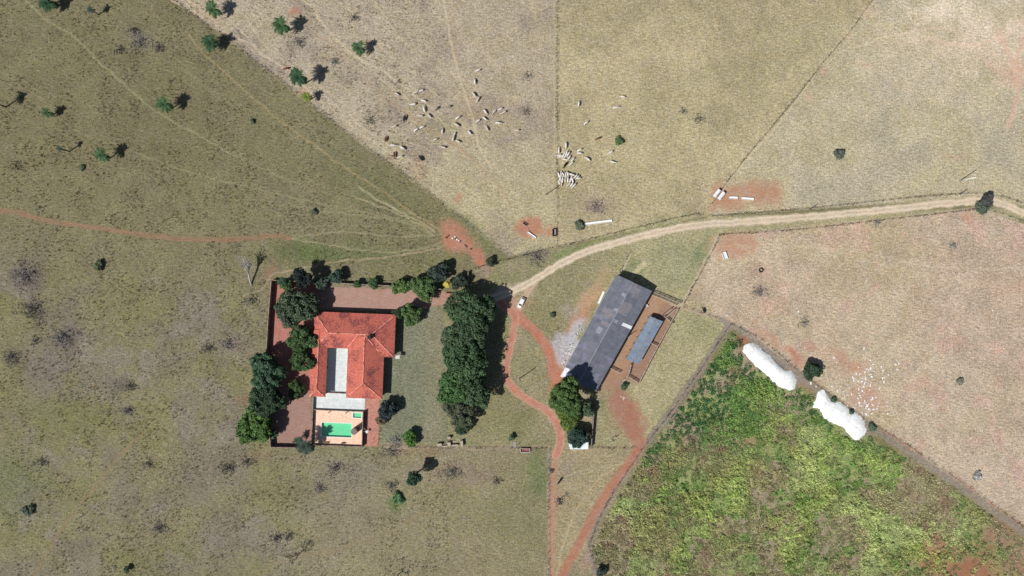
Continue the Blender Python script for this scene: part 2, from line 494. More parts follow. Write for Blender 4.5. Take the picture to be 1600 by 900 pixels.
TRAILS = [  # (points, width px, colour, strength)
    ([(0, 70), (60, 110), (130, 160), (190, 195), (260, 215), (340, 240)], 1.6, (148, 140, 104), .4),
    ([(190, 40), (240, 80), (310, 128), (370, 170), (430, 212), (500, 250)], 1.6, (148, 138, 102), .45),
    ([(330, 215), (400, 258), (470, 290), (540, 322), (620, 348), (672, 368)], 1.8, (156, 146, 108), .5),
    ([(380, 250), (440, 276), (520, 306), (600, 336), (668, 362)], 1.8, (160, 148, 110), .5),
    ([(0, 350), (30, 375), (60, 405), (95, 440), (130, 470)], 2.4, (142, 128, 98), .45),
    ([(600, 40), (640, 70), (690, 96), (716, 128)], 1.6, (186, 172, 140), .5),
    ([(520, 0), (560, 30), (600, 78), (650, 118), (700, 165)], 1.6, (186, 172, 140), .5),
    ([(330, 6), (372, 44), (412, 84), (448, 112)], 1.8, (188, 168, 140), .6),
    ([(505, 160), (560, 205), (620, 245), (680, 262), (740, 300), (790, 345)], 1.8, (184, 166, 134), .5),
    ([(470, 100), (520, 150), (590, 190), (640, 205)], 1.6, (186, 168, 138), .5),
    ([(820, 190), (800, 250), (790, 310), (800, 360)], 1.6, (180, 166, 130), .35),
    ([(760, 235), (790, 275), (812, 320), (822, 345)], 1.8, (182, 166, 132), .45),
    ([(1240, 385), (1330, 392), (1420, 410), (1510, 420), (1600, 418)], 1.6, (198, 180, 152), .45),
    ([(1150, 380), (1220, 430), (1290, 500), (1330, 560)], 1.8, (196, 178, 150), .4),
    ([(1350, 640), (1430, 690), (1510, 740), (1600, 800)], 2.0, (198, 172, 150), .45),
    ([(1400, 520), (1480, 600), (1540, 680), (1600, 730)], 2.0, (200, 168, 148), .4),
    ([(40, 0), (62, 22), (90, 42), (118, 58), (140, 82), (152, 96), (190, 128), (225, 160), (258, 184), (300, 205), (345, 232), (380, 250)], 2.6, (152, 142, 105), .6),
    ([(100, 0), (92, 22), (118, 60)], 2.0, (140, 130, 98), .4),
    ([(130, 0), (150, 20), (180, 45), (220, 72), (300, 118), (330, 140), (380, 165), (440, 200), (520, 262)], 1.8, (142, 134, 98), .4),
    ([(0, 112), (40, 140), (72, 160), (92, 182), (120, 205), (170, 222), (220, 235)], 2.0, (150, 140, 105), .5),
    ([(188, 228), (215, 240), (260, 256), (320, 276), (360, 286), (420, 300), (500, 318), (560, 330), (640, 346), (680, 358)], 2.4, (158, 148, 108), .6),
    ([(280, 255), (310, 285), (340, 312), (380, 335), (430, 366)], 1.8, (132, 124, 94), .4),
    ([(290, 50), (320, 85), (350, 112), (385, 145), (420, 175), (470, 212), (540, 262), (600, 300), (640, 330), (690, 360)], 2.6, (172, 146, 100), .62),
    ([(300, 40), (340, 85), (400, 130), (440, 168), (520, 225), (580, 265), (640, 312)], 1.8, (150, 138, 98), .45),
    ([(560, 292), (590, 312), (620, 328), (655, 346), (680, 362)], 2.6, (172, 156, 120), .7),
    ([(555, 308), (600, 325), (640, 342), (676, 366)], 2.0, (168, 152, 118), .6),
    ([(450, 320), (520, 332), (590, 340), (650, 352), (680, 368)], 1.8, (156, 146, 110), .5),
    ([(430, 355), (520, 352), (600, 354), (670, 360)], 1.6, (150, 142, 105), .45),
    ([(450, 372), (520, 384), (580, 392), (640, 392), (690, 380)], 2.2, (160, 148, 112), .55),
    ([(452, 373), (520, 362), (580, 367), (640, 370), (690, 366)], 2.0, (160, 146, 112), .5),
    ([(380, 462), (410, 452), (425, 430), (450, 424), (520, 410), (600, 402), (690, 388)], 2.8, (165, 140, 108), .55),
    ([(382, 462), (385, 475), (400, 485), (372, 520)], 2.0, (150, 130, 100), .4),
    ([(268, 0), (300, 16), (322, 34), (352, 52), (390, 68), (415, 90), (440, 104), (462, 122), (490, 150)], 2.8, (190, 165, 140), .7),
    ([(295, 0), (330, 30), (372, 62), (400, 84)], 2.2, (185, 158, 130), .5),
    ([(362, 0), (372, 15), (382, 25), (392, 42), (408, 62), (418, 76), (436, 88), (448, 100), (462, 112)], 2.2, (182, 162, 132), .6),
    ([(380, 0), (388, 20), (410, 50), (445, 92), (500, 135), (520, 150)], 1.8, (180, 162, 132), .45),
    ([(480, 150), (520, 165), (545, 178), (560, 196), (600, 222), (640, 250), (655, 275)], 2.4, (186, 160, 132), .6),
    ([(500, 138), (540, 162), (570, 190), (610, 210), (680, 238), (740, 268), (790, 300)], 2.2, (180, 160, 128), .5),
    ([(560, 185), (600, 205), (680, 225), (740, 250)], 1.6, (182, 164, 132), .45),
    ([(450, -10), (470, 18), (486, 48), (505, 60), (528, 82), (552, 100), (575, 128), (600, 152), (625, 170), (680, 208), (705, 222), (740, 250), (775, 285), (800, 320)], 3.6, (178, 138, 112), .42),
    ([(475, 0), (492, 16), (505, 40), (532, 68), (560, 92), (600, 112), (650, 150), (690, 178)], 2.6, (192, 170, 138), .7),
    ([(488, 0), (512, 48), (548, 80), (600, 128), (632, 152), (690, 190), (720, 215)], 1.8, (186, 168, 134), .5),
    ([(585, 0), (602, 28), (620, 52), (660, 92), (700, 120), (730, 160)], 2.0, (180, 166, 132), .5),
    ([(640, 90), (680, 120), (712, 152), (745, 200)], 1.5, (180, 166, 132), .4),
    ([(693, -5), (700, 40), (708, 80), (714, 108), (720, 130), (730, 160), (742, 200), (750, 232), (768, 262)], 2.6, (194, 174, 142), .7),
    ([(703, 0), (708, 60), (715, 100)], 1.8, (186, 150, 120), .6),
    ([(745, 205), (765, 230), (790, 255), (830, 262)], 1.6, (176, 162, 126), .4),
    ([(700, 130), (720, 190), (742, 240), (770, 280), (800, 330)], 1.5, (176, 162, 126), .35),
    ([(866, 0), (866, 180), (866, 300)], 2.2, (186, 170, 138), .5),
    ([(1368, 0), (1330, 45), (1285, 100), (1250, 150), (1215, 195), (1150, 270), (1125, 300)], 2.6, (196, 172, 140), .6),
    ([(225, 675), (185, 715), (150, 760), (105, 812), (75, 860), (50, 905)], 4.5, (150, 118, 88), .45),
    ([(425, 700), (385, 730), (340, 760), (300, 790), (250, 835), (200, 880), (170, 905)], 2.4, (138, 118, 98), .5),
    ([(400, 895), (460, 870), (520, 860), (600, 835), (660, 800)], 6.0, (150, 128, 98), .3),
    ([(824, 722), (822, 745), (815, 765), (812, 785)], 2.0, (170, 148, 110), .5),
    ([(600, 697), (700, 700), (800, 700), (858, 698)], 4.0, (165, 140, 118), .5),
    ([(860, 700), (1000, 700)], 4.0, (160, 135, 110), .5),
    ([(858, 700), (858, 905)], 3.4, (150, 138, 124), .7),
    ([(985, 720), (940, 745), (905, 790), (880, 850), (870, 900)], 3.0, (176, 150, 118), .5),
    ([(975, 725), (915, 735), (880, 745)], 2.5, (170, 152, 120), .45),
    ([(990, 728), (945, 775), (900, 840)], 2.2, (186, 158, 122), .5),
    ([(1050, 475), (1100, 490), (1140, 502)], 7.0, (176, 148, 128), .6),
    ([(1120, 372), (1105, 400), (1085, 440), (1066, 475)], 3.2, (176, 160, 132), .6),
    ([(1008, 410), (990, 430), (985, 445)], 7.0, (190, 174, 140), .6),
    ([(985, 396), (972, 425)], 3, (188, 176, 156), .7),
    ([(1545, 328), (1590, 342), (1640, 360)], 3.0, (150, 140, 118), .5),
    ([(1130, 355), (1250, 350), (1400, 340), (1520, 325)], 3.0, (150, 142, 108), .4),
    ([(1180, 332), (1260, 326), (1380, 312), (1500, 300), (1560, 305), (1640, 330)], 2.4, (150, 140, 112), .45),
    ([(1150, 385), (1290, 390), (1400, 420), (1600, 455)], 2.0, (190, 168, 138), .35),
    ([(1230, 400), (1330, 415), (1450, 432), (1600, 445)], 1.8, (196, 172, 142), .35),
    ([(1560, 50), (1590, 130), (1575, 200)], 9.0, (216, 172, 152), .5),
    ([(1450, 60), (1500, 70), (1560, 60), (1600, 30)], 5.0, (212, 176, 154), .45),
    ([(1400, 55), (1480, 45), (1560, 90), (1600, 120)], 4.0, (210, 176, 156), .4),
    ([(1540, 95), (1572, 118), (1600, 60)], 6.0, (214, 170, 150), .5),
    ([(1330, 75), (1400, 55), (1470, 60)], 3.0, (205, 182, 155), .4),
    ([(410, 60), (402, 75), (390, 90)], 1.6, (170, 150, 130), .3),
    ([(640, 262), (700, 285), (770, 330), (830, 355)], 1.6, (184, 170, 132), .35),
    ([(560, 210), (620, 240), (690, 290), (760, 345)], 1.6, (184, 166, 134), .35),
]
# bare patches, and painted glare at the upper right: centre, radii, angle (deg, image), colour, strength, edge softness
PATCH = [
    (712, 372, 36, 19, 34, (186, 122, 104), .95, 8), (746, 402, 19, 10, 42, (188, 120, 102), .95, 5),
    (826, 356, 20, 20, 0, (188, 122, 100), .95, 6), (856, 362, 16, 10, 0, (188, 128, 106), .85, 5),
    (1168, 302, 58, 22, -6, (188, 138, 114), .95, 9), (1122, 322, 22, 14, -30, (184, 132, 112), .8, 8),
    (1150, 384, 38, 18, 5, (192, 144, 122), .95, 9), (715, 307, 7, 6, 0, (186, 122, 100), .8, 4),
    (460, 16, 9, 7, 0, (182, 112, 90), .8, 4), (474, 140, 10, 5, 10, (186, 138, 105), .6, 4),
    (325, 25, 16, 6, 30, (190, 150, 120), .7, 5), (421, 424, 9, 16, 20, (160, 108, 88), .7, 6),
    (972, 640, 24, 46, -14, (170, 118, 102), .95, 10), (990, 672, 18, 40, -8, (172, 112, 96), .9, 8),
    (945, 596, 24, 20, -20, (168, 128, 108), .85, 9), (866, 575, 12, 30, 10, (192, 112, 92), .9, 7),
    (900, 505, 12, 42, 35, (196, 128, 104), .85, 8), (925, 455, 10, 34, 33, (190, 150, 122), .75, 7),
    (882, 545, 27, 26, 20, (172, 166, 168), .95, 7), (898, 522, 12, 28, 30, (172, 174, 180), .85, 6),
    (872, 596, 14, 14, 0, (192, 108, 88), .85, 6), (893, 488, 14, 10, -20, (160, 146, 136), .6, 8),
    (790, 470, 32, 14, 12, (188, 138, 120), .85, 8), (800, 455, 30, 8, -10, (186, 168, 144), .8, 6),
    (1205, 528, 38, 9, 38, (186, 126, 106), .75, 7), (1240, 556, 22, 8, 40, (190, 120, 100), .8, 6),
    (1158, 535, 12, 9, -40, (176, 104, 86), .8, 5), (1235, 572, 10, 20, 20, (184, 124, 104), .7, 6),
    (1322, 572, 30, 18, 20, (192, 134, 118), .75, 12), (1352, 622, 26, 22, 10, (190, 140, 124), .7, 12),
    (1262, 600, 26, 10, 20, (176, 130, 108), .7, 8), (1265, 545, 10, 5, 0, (192, 136, 116), .6, 5),
    (1520, 895, 110, 32, -8, (164, 104, 84), .9, 24), (1460, 862, 30, 22, 0, (170, 112, 90), .8, 14),
    (1555, 838, 40, 22, -30, (160, 108, 86), .7, 16), (1466, 768, 12, 8, 0, (158, 102, 82), .7, 6),
    (1515, 800, 14, 10, 0, (166, 112, 92), .5, 8), (1172, 690, 26, 12, -8, (158, 122, 100), .7, 10), (1050, 690, 14, 10, 0, (150, 122, 100), .5, 8),
    (1045, 805, 34, 22, -40, (150, 124, 98), .6, 14), (922, 876, 16, 22, 10, (170, 140, 122), .9, 7),
    (1262, 153, 6, 7, 0, (208, 160, 140), .7, 4), (1284, 110, 6, 5, 0, (206, 158, 140), .6, 4), (1353, 98, 6, 4, 0, (206, 160, 142), .6, 4),
    (1355, 12, 12, 9, 30, (206, 176, 152), .6, 6), (1325, 58, 5, 6, 0, (204, 164, 140), .5, 4), (1495, 245, 12, 6, 10, (198, 160, 140), .5, 6),
    (1500, 26, 44, 18, 20, (236, 222, 202), .8, 34), (1530, 50, 80, 40, 20, (212, 194, 172), .6, 40), (1440, 100, 90, 40, 10, (198, 180, 156), .4, 50), (1545, 60, 80, 50, 0, (208, 188, 164), .5, 50),  # soft pale blobs: lens glare painted into the ground colour
    (1590, 105, 14, 22, 0, (220, 166, 148), .7, 10), (1570, 110, 22, 14, 30, (216, 172, 152), .5, 10),
    (1280, 378, 60, 10, 0, (190, 160, 134), .4, 14), (1178, 420, 16, 14, 0, (176, 136, 118), .5, 10), (1186, 455, 14, 10, 0, (140, 126, 118), .6, 8),
    (1600, 452, 40, 8, 4, (206, 160, 138), .5, 8), (1600, 575, 18, 26, 0, (200, 152, 136), .4, 14), (1512, 338, 8, 8, 0, (198, 140, 118), .6, 5),
    (600, 245, 12, 9, 0, (150, 118, 92), .3, 6), (655, 262, 10, 22, -20, (172, 130, 104), .5, 8), (730, 165, 14, 20, 0, (178, 148, 124), .4, 12),
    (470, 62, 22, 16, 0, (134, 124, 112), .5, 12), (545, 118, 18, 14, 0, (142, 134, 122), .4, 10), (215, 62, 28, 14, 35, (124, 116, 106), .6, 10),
    (928, 318, 20, 20, 20, (148, 130, 116), .7, 12), (950, 328, 14, 9, 0, (152, 136, 118), .5, 8), (838, 400, 24, 9, -14, (128, 120, 112), .7, 7),
    (752, 430, 12, 10, 0, (140, 120, 110), .6, 8), (620, 700, 18, 12, 10, (150, 124, 110), .7, 8), (648, 702, 26, 8, 0, (160, 118, 104), .6, 8),
    (670, 735, 34, 16, 0, (146, 128, 112), .55, 14), (735, 742, 36, 18, 0, (142, 124, 110), .55, 14), (540, 790, 70, 40, 0, (126, 116, 98), .35, 30),
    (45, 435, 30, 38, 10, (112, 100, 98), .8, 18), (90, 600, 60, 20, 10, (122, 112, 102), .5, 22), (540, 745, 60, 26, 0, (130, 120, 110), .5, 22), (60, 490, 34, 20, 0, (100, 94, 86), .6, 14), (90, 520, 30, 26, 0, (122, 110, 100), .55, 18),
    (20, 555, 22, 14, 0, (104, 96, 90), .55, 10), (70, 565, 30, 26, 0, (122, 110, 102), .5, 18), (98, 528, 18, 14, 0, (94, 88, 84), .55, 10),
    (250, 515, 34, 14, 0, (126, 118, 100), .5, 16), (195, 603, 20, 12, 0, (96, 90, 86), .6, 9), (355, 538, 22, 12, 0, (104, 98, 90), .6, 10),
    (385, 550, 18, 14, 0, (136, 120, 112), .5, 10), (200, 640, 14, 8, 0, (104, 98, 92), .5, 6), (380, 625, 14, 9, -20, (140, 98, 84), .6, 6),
    (150, 607, 5, 3, 0, (150, 92, 72), .6, 3), (300, 770, 40, 26, -30, (122, 112, 100), .45, 18), (230, 830, 30, 12, -30, (118, 106, 94), .4, 12),
    (325, 745, 20, 12, 0, (128, 116, 106), .5, 10), (380, 765, 20, 26, -20, (122, 112, 96), .35, 14), (120, 855, 30, 14, 0, (116, 106, 94), .45, 16),
    (455, 715, 34, 9, 0, (128, 112, 100), .6, 8), (400, 715, 18, 10, 0, (134, 106, 92), .5, 8), (65, 780, 24, 14, 0, (132, 118, 96), .4, 14),
    (888, 735, 26, 26, 0, (152, 138, 122), .5, 14), (868, 780, 10, 20, 0, (172, 128, 108), .7, 6), (930, 740, 34, 14, -20, (172, 158, 124), .4, 14),
    (960, 515, 4, 4, 0, (180, 140, 110), .2, 4), (1005, 612, 14, 8, 0, (180, 160, 134), .6, 6), (915, 640, 14, 26, 0, (190, 166, 144), .7, 8),
    (880, 480, 4, 3, 0, (190, 180, 170), .3, 3),
]
# greener ground: same format
LUSH = [
    (760, 395, 30, 18, 35, (122, 126, 84), .6, 14), (740, 355, 50, 10, 38, (120, 124, 84), .7, 8), (905, 392, 34, 10, -20, (118, 134, 80), .7, 8),
    (1010, 356, 70, 9, -16, (134, 138, 94), .6, 8), (1060, 410, 40, 40, 0, (146, 148, 112), .6, 20), (1100, 390, 12, 30, 28, (116, 132, 86), .6, 10),
    (550, 395, 130, 26, 0, (104, 110, 66), .5, 24), (470, 395, 50, 16, 0, (100, 108, 62), .55, 16), (590, 300, 100, 30, 30, (102, 108, 68), .5, 24),
    (585, 430, 60, 16, 0, (118, 118, 76), .5, 10), (680, 410, 30, 10, 0, (116, 120, 82), .4, 10), (775, 440, 40, 14, -20, (122, 124, 82), .6, 10),
    (840, 745, 20, 46, 0, (104, 118, 72), .7, 14), (760, 640, 60, 40, 0, (128, 124, 82), .4, 20), (810, 660, 30, 30, 0, (122, 120, 76), .4, 16),
    (620, 785, 18, 16, 0, (92, 116, 58), .7, 10), (800, 810, 60, 50, 0, (122, 120, 84), .4, 30), (60, 640, 120, 46, 0, (120, 120, 72), .45, 40),
    (130, 660, 90, 30, 0, (124, 124, 70), .4, 30), (320, 570, 40, 18, 0, (126, 122, 72), .45, 16), (30, 760, 60, 60, 0, (102, 112, 70), .5, 40),
    (240, 900, 120, 50, 0, (112, 114, 72), .35, 40), (1080, 500, 30, 40, 20, (160, 156, 116), .4, 20), (1100, 520, 30, 30, 0, (150, 148, 104), .4, 20),
    (465, 760, 40, 20, 0, (116, 116, 70), .4, 20), (580, 705, 70, 8, 0, (124, 122, 76), .5, 10), (775, 545, 12, 60, 5, (112, 114, 74), .4, 8),
    (680, 200, 30, 16, 0, (144, 144, 96), .35, 14), (640, 220, 16, 6, 0, (118, 124, 80), .4, 6), (950, 520, 6, 6, 0, (140, 140, 110), 0, 4),
    (1000, 700, 10, 5, 0, (140, 130, 90), .3, 5), (850, 500, 30, 40, -20, (130, 124, 86), .5, 16), (990, 425, 14, 20, 20, (112, 126, 84), .6, 8),
    (1255, 395, 30, 20, 0, (168, 152, 108), .4, 14), (1310, 430, 46, 40, 0, (176, 160, 118), .4, 24), (1000, 240, 120, 120, 0, (166, 152, 108), .2, 60),
    (1240, 60, 70, 50, 0, (158, 150, 112), .4, 40), (1160, 140, 90, 60, 0, (156, 144, 106), .3, 50),
    (540, 400, 60, 10, 0, (88, 112, 58), .35, 10), (480, 385, 24, 10, 0, (84, 108, 52), .4, 10), (240, 190, 90, 60, 0, (102, 98, 62), .3, 50),
]
FENCE_DIAG = [(262, -8), (300, 22), (350, 56), (400, 96), (440, 127), (485, 162), (520, 190), (600, 250), (640, 278), (700, 325), (760, 374), (797, 401)]

# house frame (rotated 2.2 degrees)
HT = R(2.2)
def hp(u, v):
    return (553 + u * math.cos(HT) - v * math.sin(HT), 555 + u * math.sin(HT) + v * math.cos(HT))
def HW(u, v, z=0.0, lvl=None):
    """house local photo pixels seen at height lvl -> world point at height z"""
    px, py = hp(u, v)
    p = P(px, py, z if lvl is None else lvl)
    return Vector((p.x, p.y, z))

def soil(c):
    if c[0] - c[2] > 45:
        m_ = sum(c) / 3
        c = tuple((m_ + (k - m_) * .86) * .955 for k in c)
        c = (c[0], c[1] + 1, c[2] - 5)
    return srgb(*c)

def base_colour(x, y):
    """ground colour, upper right glare painted in, at photo pixel coords; returns colour (n,3), grassy (n,), class (n,)"""
    wx = x + (fbm(x, y, 26, 11) - .5) * 14 + (fbm(x, y, 6, 12, 2) - .5) * 5
    wy = y + (fbm(x, y, 26, 13) - .5) * 14 + (fbm(x, y, 6, 14, 2) - .5) * 5
    n = x.shape[0]
    col = np.tile(srgb(128, 121, 87), (n, 1))
    grassy = np.ones(n)
    def blend(mask, c):
        nonlocal col
        c = srgb(*c) if not isinstance(c, np.ndarray) else c
        col = col * (1 - mask[:, None]) + c * mask[:, None]
    big = fbm(x, y, 170, 3, 3); mid = fbm(x, y, 60, 4, 4); sml = fbm(x, y, 22, 5, 3)
    # western field: olive on the slope, greyer towards the west edge, yellower in the south
    blend(sst(420, 620, y) * .7, (133, 127, 94))
    blend(sst(430, 240, y) * sst(700, 200, x) * .7, (121, 114, 80))
    sw_ = .15 + .85 * sst(370, 460, y - .1 * x)
    blend(sst(.50, .66, mid) * .6 * sw_, (126, 116, 100))
    blend(sst(.50, .34, mid) * .5 * sw_, (128, 125, 76)); blend(sst(.5, .68, sml) * .15, (106, 98, 74)); blend(sst(.56, .70, fbm(x, y, 40, 6, 4)) * sst(350, 500, y) * .6, (136, 126, 112))
    south = sst(690, 720, y) * sst(400, 520, x)
    blend(south * .75, (141, 132, 100))
    # northern middle field (between the two long fences)
    NF = [(262, -8)] + FENCE_DIAG[1:] + [(868, 388), (868, -400), (-200, -400), (-60, -230)]
    m = sst(-3, 4, poly_sd(wx * .35 + x * .65, wy * .35 + y * .65, NF))
    mid_c = srgb(171, 157, 134) * (1 - sst(150, 330, y))[:, None] + srgb(174, 163, 128) * sst(150, 330, y)[:, None]
    col = col * (1 - m[:, None]) + mid_c * m[:, None]
    blend(m * sst(.5, .66, mid) * .6, (148, 134, 120)); blend(m * sst(.5, .38, sml) * .4, (170, 156, 122))
    # north-east field
    NE = [(868, 386), (1060, 347), (1110, 335), (1125, 300), (1370, 0), (1700, -400), (868, -400)]
    m = sst(-2, 2, poly_sd(x, y, NE))
    blend(m, (180, 167, 131))
    blend(m * sst(120, -20, y) * .5, (154, 142, 108)); blend(m * sst(.5, .66, mid) * .5, (152, 140, 108)); blend(m * sst(.52, .68, sml) * .4, (176, 160, 128))
    NE2 = [(1112, 336), (1125, 300), (1370, 0), (1700, -400), (3000, -400), (3000, 330), (1600, 322), (1540, 308)]
    m = sst(-3, 3, poly_sd(x, y, NE2))
    blend(m, (180, 169, 140))
    blend(m * sst(1250, 1600, x) * sst(260, 40, y) * .5, (196, 182, 156)); blend(m * sst(.5, .66, mid) * .5, (166, 158, 138)); blend(m * sst(.5, .36, mid) * .4, (176, 164, 124))  # first blend paints the veiling glare, paler towards the upper right corner
    # verge and paddock by the barn
    VG = [(740, 420), (868, 388), (1060, 349), (1110, 338), (1600, 324), (1600, 345), (1125, 366), (1066, 478), (1140, 505), (1000, 700), (600, 697), (620, 485), (770, 450)]
    m = sst(-2, 4, poly_sd(wx * .3 + x * .7, wy * .3 + y * .7, VG))
    blend(m, (143, 136, 101)); blend(m * sst(.52, .66, sml) * .45, (152, 138, 114)); blend(m * sst(.48, .34, mid) * .5, (122, 124, 80))
    blend(m * sst(900, 1010, x), (164, 156, 118))
    # eastern field
    EF = [(1123, 368), (1530, 324), (1600, 350), (3000, 900), (3000, 1900), (1700, 905), (1600, 822), (1340, 646), (1250, 580), (1135, 500), (1068, 476)]
    m = sst(-2, 3, poly_sd(x, y, EF))
    blend(m, (188, 171, 143))
    blend(m * sst(.5, .66, mid) * .6, (170, 152, 112))
    blend(m * sst(1300, 1560, x) * .55, (184, 165, 146))
    blend(m * sst(.58, .42, big) * .35, (186, 158, 140)); blend(m * sst(.55, .68, sml) * .4, (164, 148, 128)); blend(m * sst(.6, .72, fbm(x, y, 30, 8, 4)) * .5, (196, 158, 142))
    # southern wedge between the two tracks
    SW = [(860, 700), (1000, 700), (920, 850), (880, 905), (862, 905)]
    m = sst(-2, 3, poly_sd(wx, wy, SW)); blend(m * .8, (160, 146, 112))
    # overgrown plot
    m = sst(-3, 4, poly_sd(wx * .5 + x * .5, wy * .5 + y * .5, GREEN))
    gsel = fbm(x, y, 46, 41, 4)
    gcol = srgb(140, 148, 92) * np.ones((n, 1))
    gcol = gcol + (srgb(146, 134, 108) - gcol) * (sst(.46, .6, gsel)[:, None])
    col = col * (1 - m[:, None]) + gcol * m[:, None]
    # lawn east of the house
    LW = [(618, 486), (690, 478), (697, 560), (700, 690), (596, 692), (598, 560)]
    m = sst(-3, 3, poly_sd(wx * .3 + x * .7, wy * .3 + y * .7, LW))
    blend(m, (124, 126, 100)); blend(m * sst(650, 680, x) * sst(700, 680, x) * .6, (140, 130, 104))
    # house garden and yards
    GY = [(424, 440), (505, 445), (492, 500), (488, 560), (485, 640), (490, 696), (427, 697), (420, 560)]
    m = sst(-1, 2, poly_sd(x, y, GY)); blend(m, (172, 112, 98)); grassy *= 1 - .85 * m
    blend(m * sst(590, 620, y), (158, 122, 110))
    DY = [(505, 447), (620, 451), (690, 455), (775, 462), (775, 478), (700, 474), (660, 482), (612, 486), (505, 484), (480, 470)]
    m = sst(-1, 2, poly_sd(wx * .2 + x * .8, wy * .2 + y * .8, DY)); blend(m, (168, 132, 118)); grassy *= 1 - .9 * m
    # corral earth
    CR = [(1016, 458), (1062, 480), (1000, 600), (975, 592), (962, 605), (940, 596)]
    m = sst(-2, 3, poly_sd(wx * .2 + x * .8, wy * .2 + y * .8, CR)); blend(m, (164, 130, 106)); grassy *= 1 - .85 * m
    blend(m * sst(1015, 1030, x + (y - 500) * .55) * .8, (146, 116, 98))
    # patches
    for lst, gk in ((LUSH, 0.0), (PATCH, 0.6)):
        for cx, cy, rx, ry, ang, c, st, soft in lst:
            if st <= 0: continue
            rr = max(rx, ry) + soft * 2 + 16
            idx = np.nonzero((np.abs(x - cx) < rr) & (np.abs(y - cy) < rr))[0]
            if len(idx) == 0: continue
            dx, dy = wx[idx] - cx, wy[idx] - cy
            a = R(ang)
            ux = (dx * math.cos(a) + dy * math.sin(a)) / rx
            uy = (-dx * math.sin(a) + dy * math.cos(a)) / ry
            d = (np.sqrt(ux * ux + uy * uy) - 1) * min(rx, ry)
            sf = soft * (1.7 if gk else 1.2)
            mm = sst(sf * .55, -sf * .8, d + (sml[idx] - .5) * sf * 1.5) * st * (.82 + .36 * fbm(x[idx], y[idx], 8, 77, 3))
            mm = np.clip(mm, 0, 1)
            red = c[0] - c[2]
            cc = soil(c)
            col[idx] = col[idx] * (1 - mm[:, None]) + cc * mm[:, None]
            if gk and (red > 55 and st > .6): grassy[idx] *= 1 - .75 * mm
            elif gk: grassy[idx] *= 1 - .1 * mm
    # cattle trails
    for pts, wd, c, st in TRAILS:
        wd = wd * (.7 if wd < 3 else .9)
        if c[0] - c[2] < 60 and st > .32: c = tuple(k + (8 if c[0] < 165 else 14) for k in c)
        if wd < 1.8 and sum(p[0] for p in pts) / len(pts) < 560 and sum(p[1] for p in pts) / len(pts) > 95 + .0 * st and not (pts[0][1] < 160 and pts[0][0] > 440): st = st * .50
        pts = smooth_line(pts, 4)
        xs = [p[0] for p in pts]; ys = [p[1] for p in pts]
        idx = np.nonzero((x > min(xs) - 12) & (x < max(xs) + 12) & (y > min(ys) - 12) & (y < max(ys) + 12))[0]
        if len(idx) == 0: continue
        jx = x[idx] + (fbm(x[idx], y[idx], 14, 71, 2) - .5) * 4; jy = y[idx] + (fbm(x[idx], y[idx], 14, 72, 2) - .5) * 4
        d = seg_dist(jx, jy, pts)
        mm = sst(wd * .5 + 1.1, wd * .5 - .7, d) * min(1, st * 1.45) * (0.62 + .5 * fbm(x[idx], y[idx], 9, 73, 2))
        mm = np.clip(mm, 0, 1)
        col[idx] = col[idx] * (1 - mm[:, None]) + soil(c) * mm[:, None]
        grassy[idx] *= 1 - .7 * mm
    # dry strips along the overgrown plot
    for st in (STRIP1, STRIP2):
        d = seg_dist(wx * .4 + x * .6, wy * .4 + y * .6, st)
        mm = sst(6.5, 3.5, d) * .85
        blend(mm, (142, 130, 118)); grassy *= 1 - .3 * mm
    d = seg_dist(wx * .4 + x * .6, wy * .4 + y * .6, [(p[0] + 5, p[1] - 5) for p in STRIP2[3:]])
    blend(sst(2.5, 1, d) * .7 * sst(.4, .6, sml), (180, 122, 104))
    # roads
    cls = np.zeros(n, dtype=np.int8)
    def road(line, hw, c, cid, rut=None, edge=1.6, st_=1.0, rc=None):
        nonlocal col
        xs = [p[0] for p in line]; ys = [p[1] for p in line]
        idx = np.nonzero((x > min(xs) - 40) & (x < max(xs) + 40) & (y > min(ys) - 40) & (y < max(ys) + 40))[0]
        if len(idx) == 0: return
        jx = x[idx] + (fbm(x[idx], y[idx], 9, 81, 3) - .5) * 4; jy = y[idx] + (fbm(x[idx], y[idx], 9, 82, 3) - .5) * 4
        d = seg_dist(jx, jy, line)
        mm = sst(hw + edge, hw - edge, d)
        mm = mm * st_ * np.clip(.80 + .34 * fbm(x[idx], y[idx], 7, 83, 3), 0, 1)
        cc = soil(c)[None] * (.80 + .40 * fbm(x[idx], y[idx] * .7, 6, 84, 4))[:, None]
        col[idx] = col[idx] * (1 - mm[:, None]) + cc * mm[:, None]
        grassy[idx] *= 1 - .9 * mm
        if rut is not None:
            for off, wd in rut:
                r = np.exp(-((d - off) / wd) ** 2) * mm * .8
                col[idx] = col[idx] * (1 - r[:, None]) + soil(rc) * r[:, None]
        cls[idx[sst(hw + edge, hw - edge, d) > .5]] = cid
    road(SOUTH, 5.2, (176, 138, 118), 2, [(2.4, 1.1)], edge=2.6, st_=.85, rc=(196, 120, 98))
    blendm = 0
    road(EASTTR, 7.0, (176, 122, 104), 2, [(1.5, 1.2), (5.2, .9)], edge=4.0, st_=.92, rc=(184, 108, 88))
    road(WESTTR, 3.4, (150, 110, 86), 2, [(1.7, .7)], edge=2.2, st_=.75, rc=(180, 124, 102))
    road(CARTRACK, 4.4, (194, 158, 138), 2, [(2, .9)], rc=(202, 168, 148))
    road(DRIVE2, 7.5, (188, 122, 104), 2, [(3, 1.5)], rc=(194, 112, 94))
    road(DRIVE, 6.2, (194, 126, 110), 2, [(5.6, .9)], edge=1.3, rc=(208, 160, 138))
    road(ROAD, 6.0, (192, 174, 150), 1, [(3.2, 1.4)], rc=(218, 202, 178))
    # colours muted, less so towards the east and on bare ground
    lum = col @ np.array([.3, .59, .11])
    sat = .86 + .07 * sst(560, 760, x) + .05 * (1 - grassy)
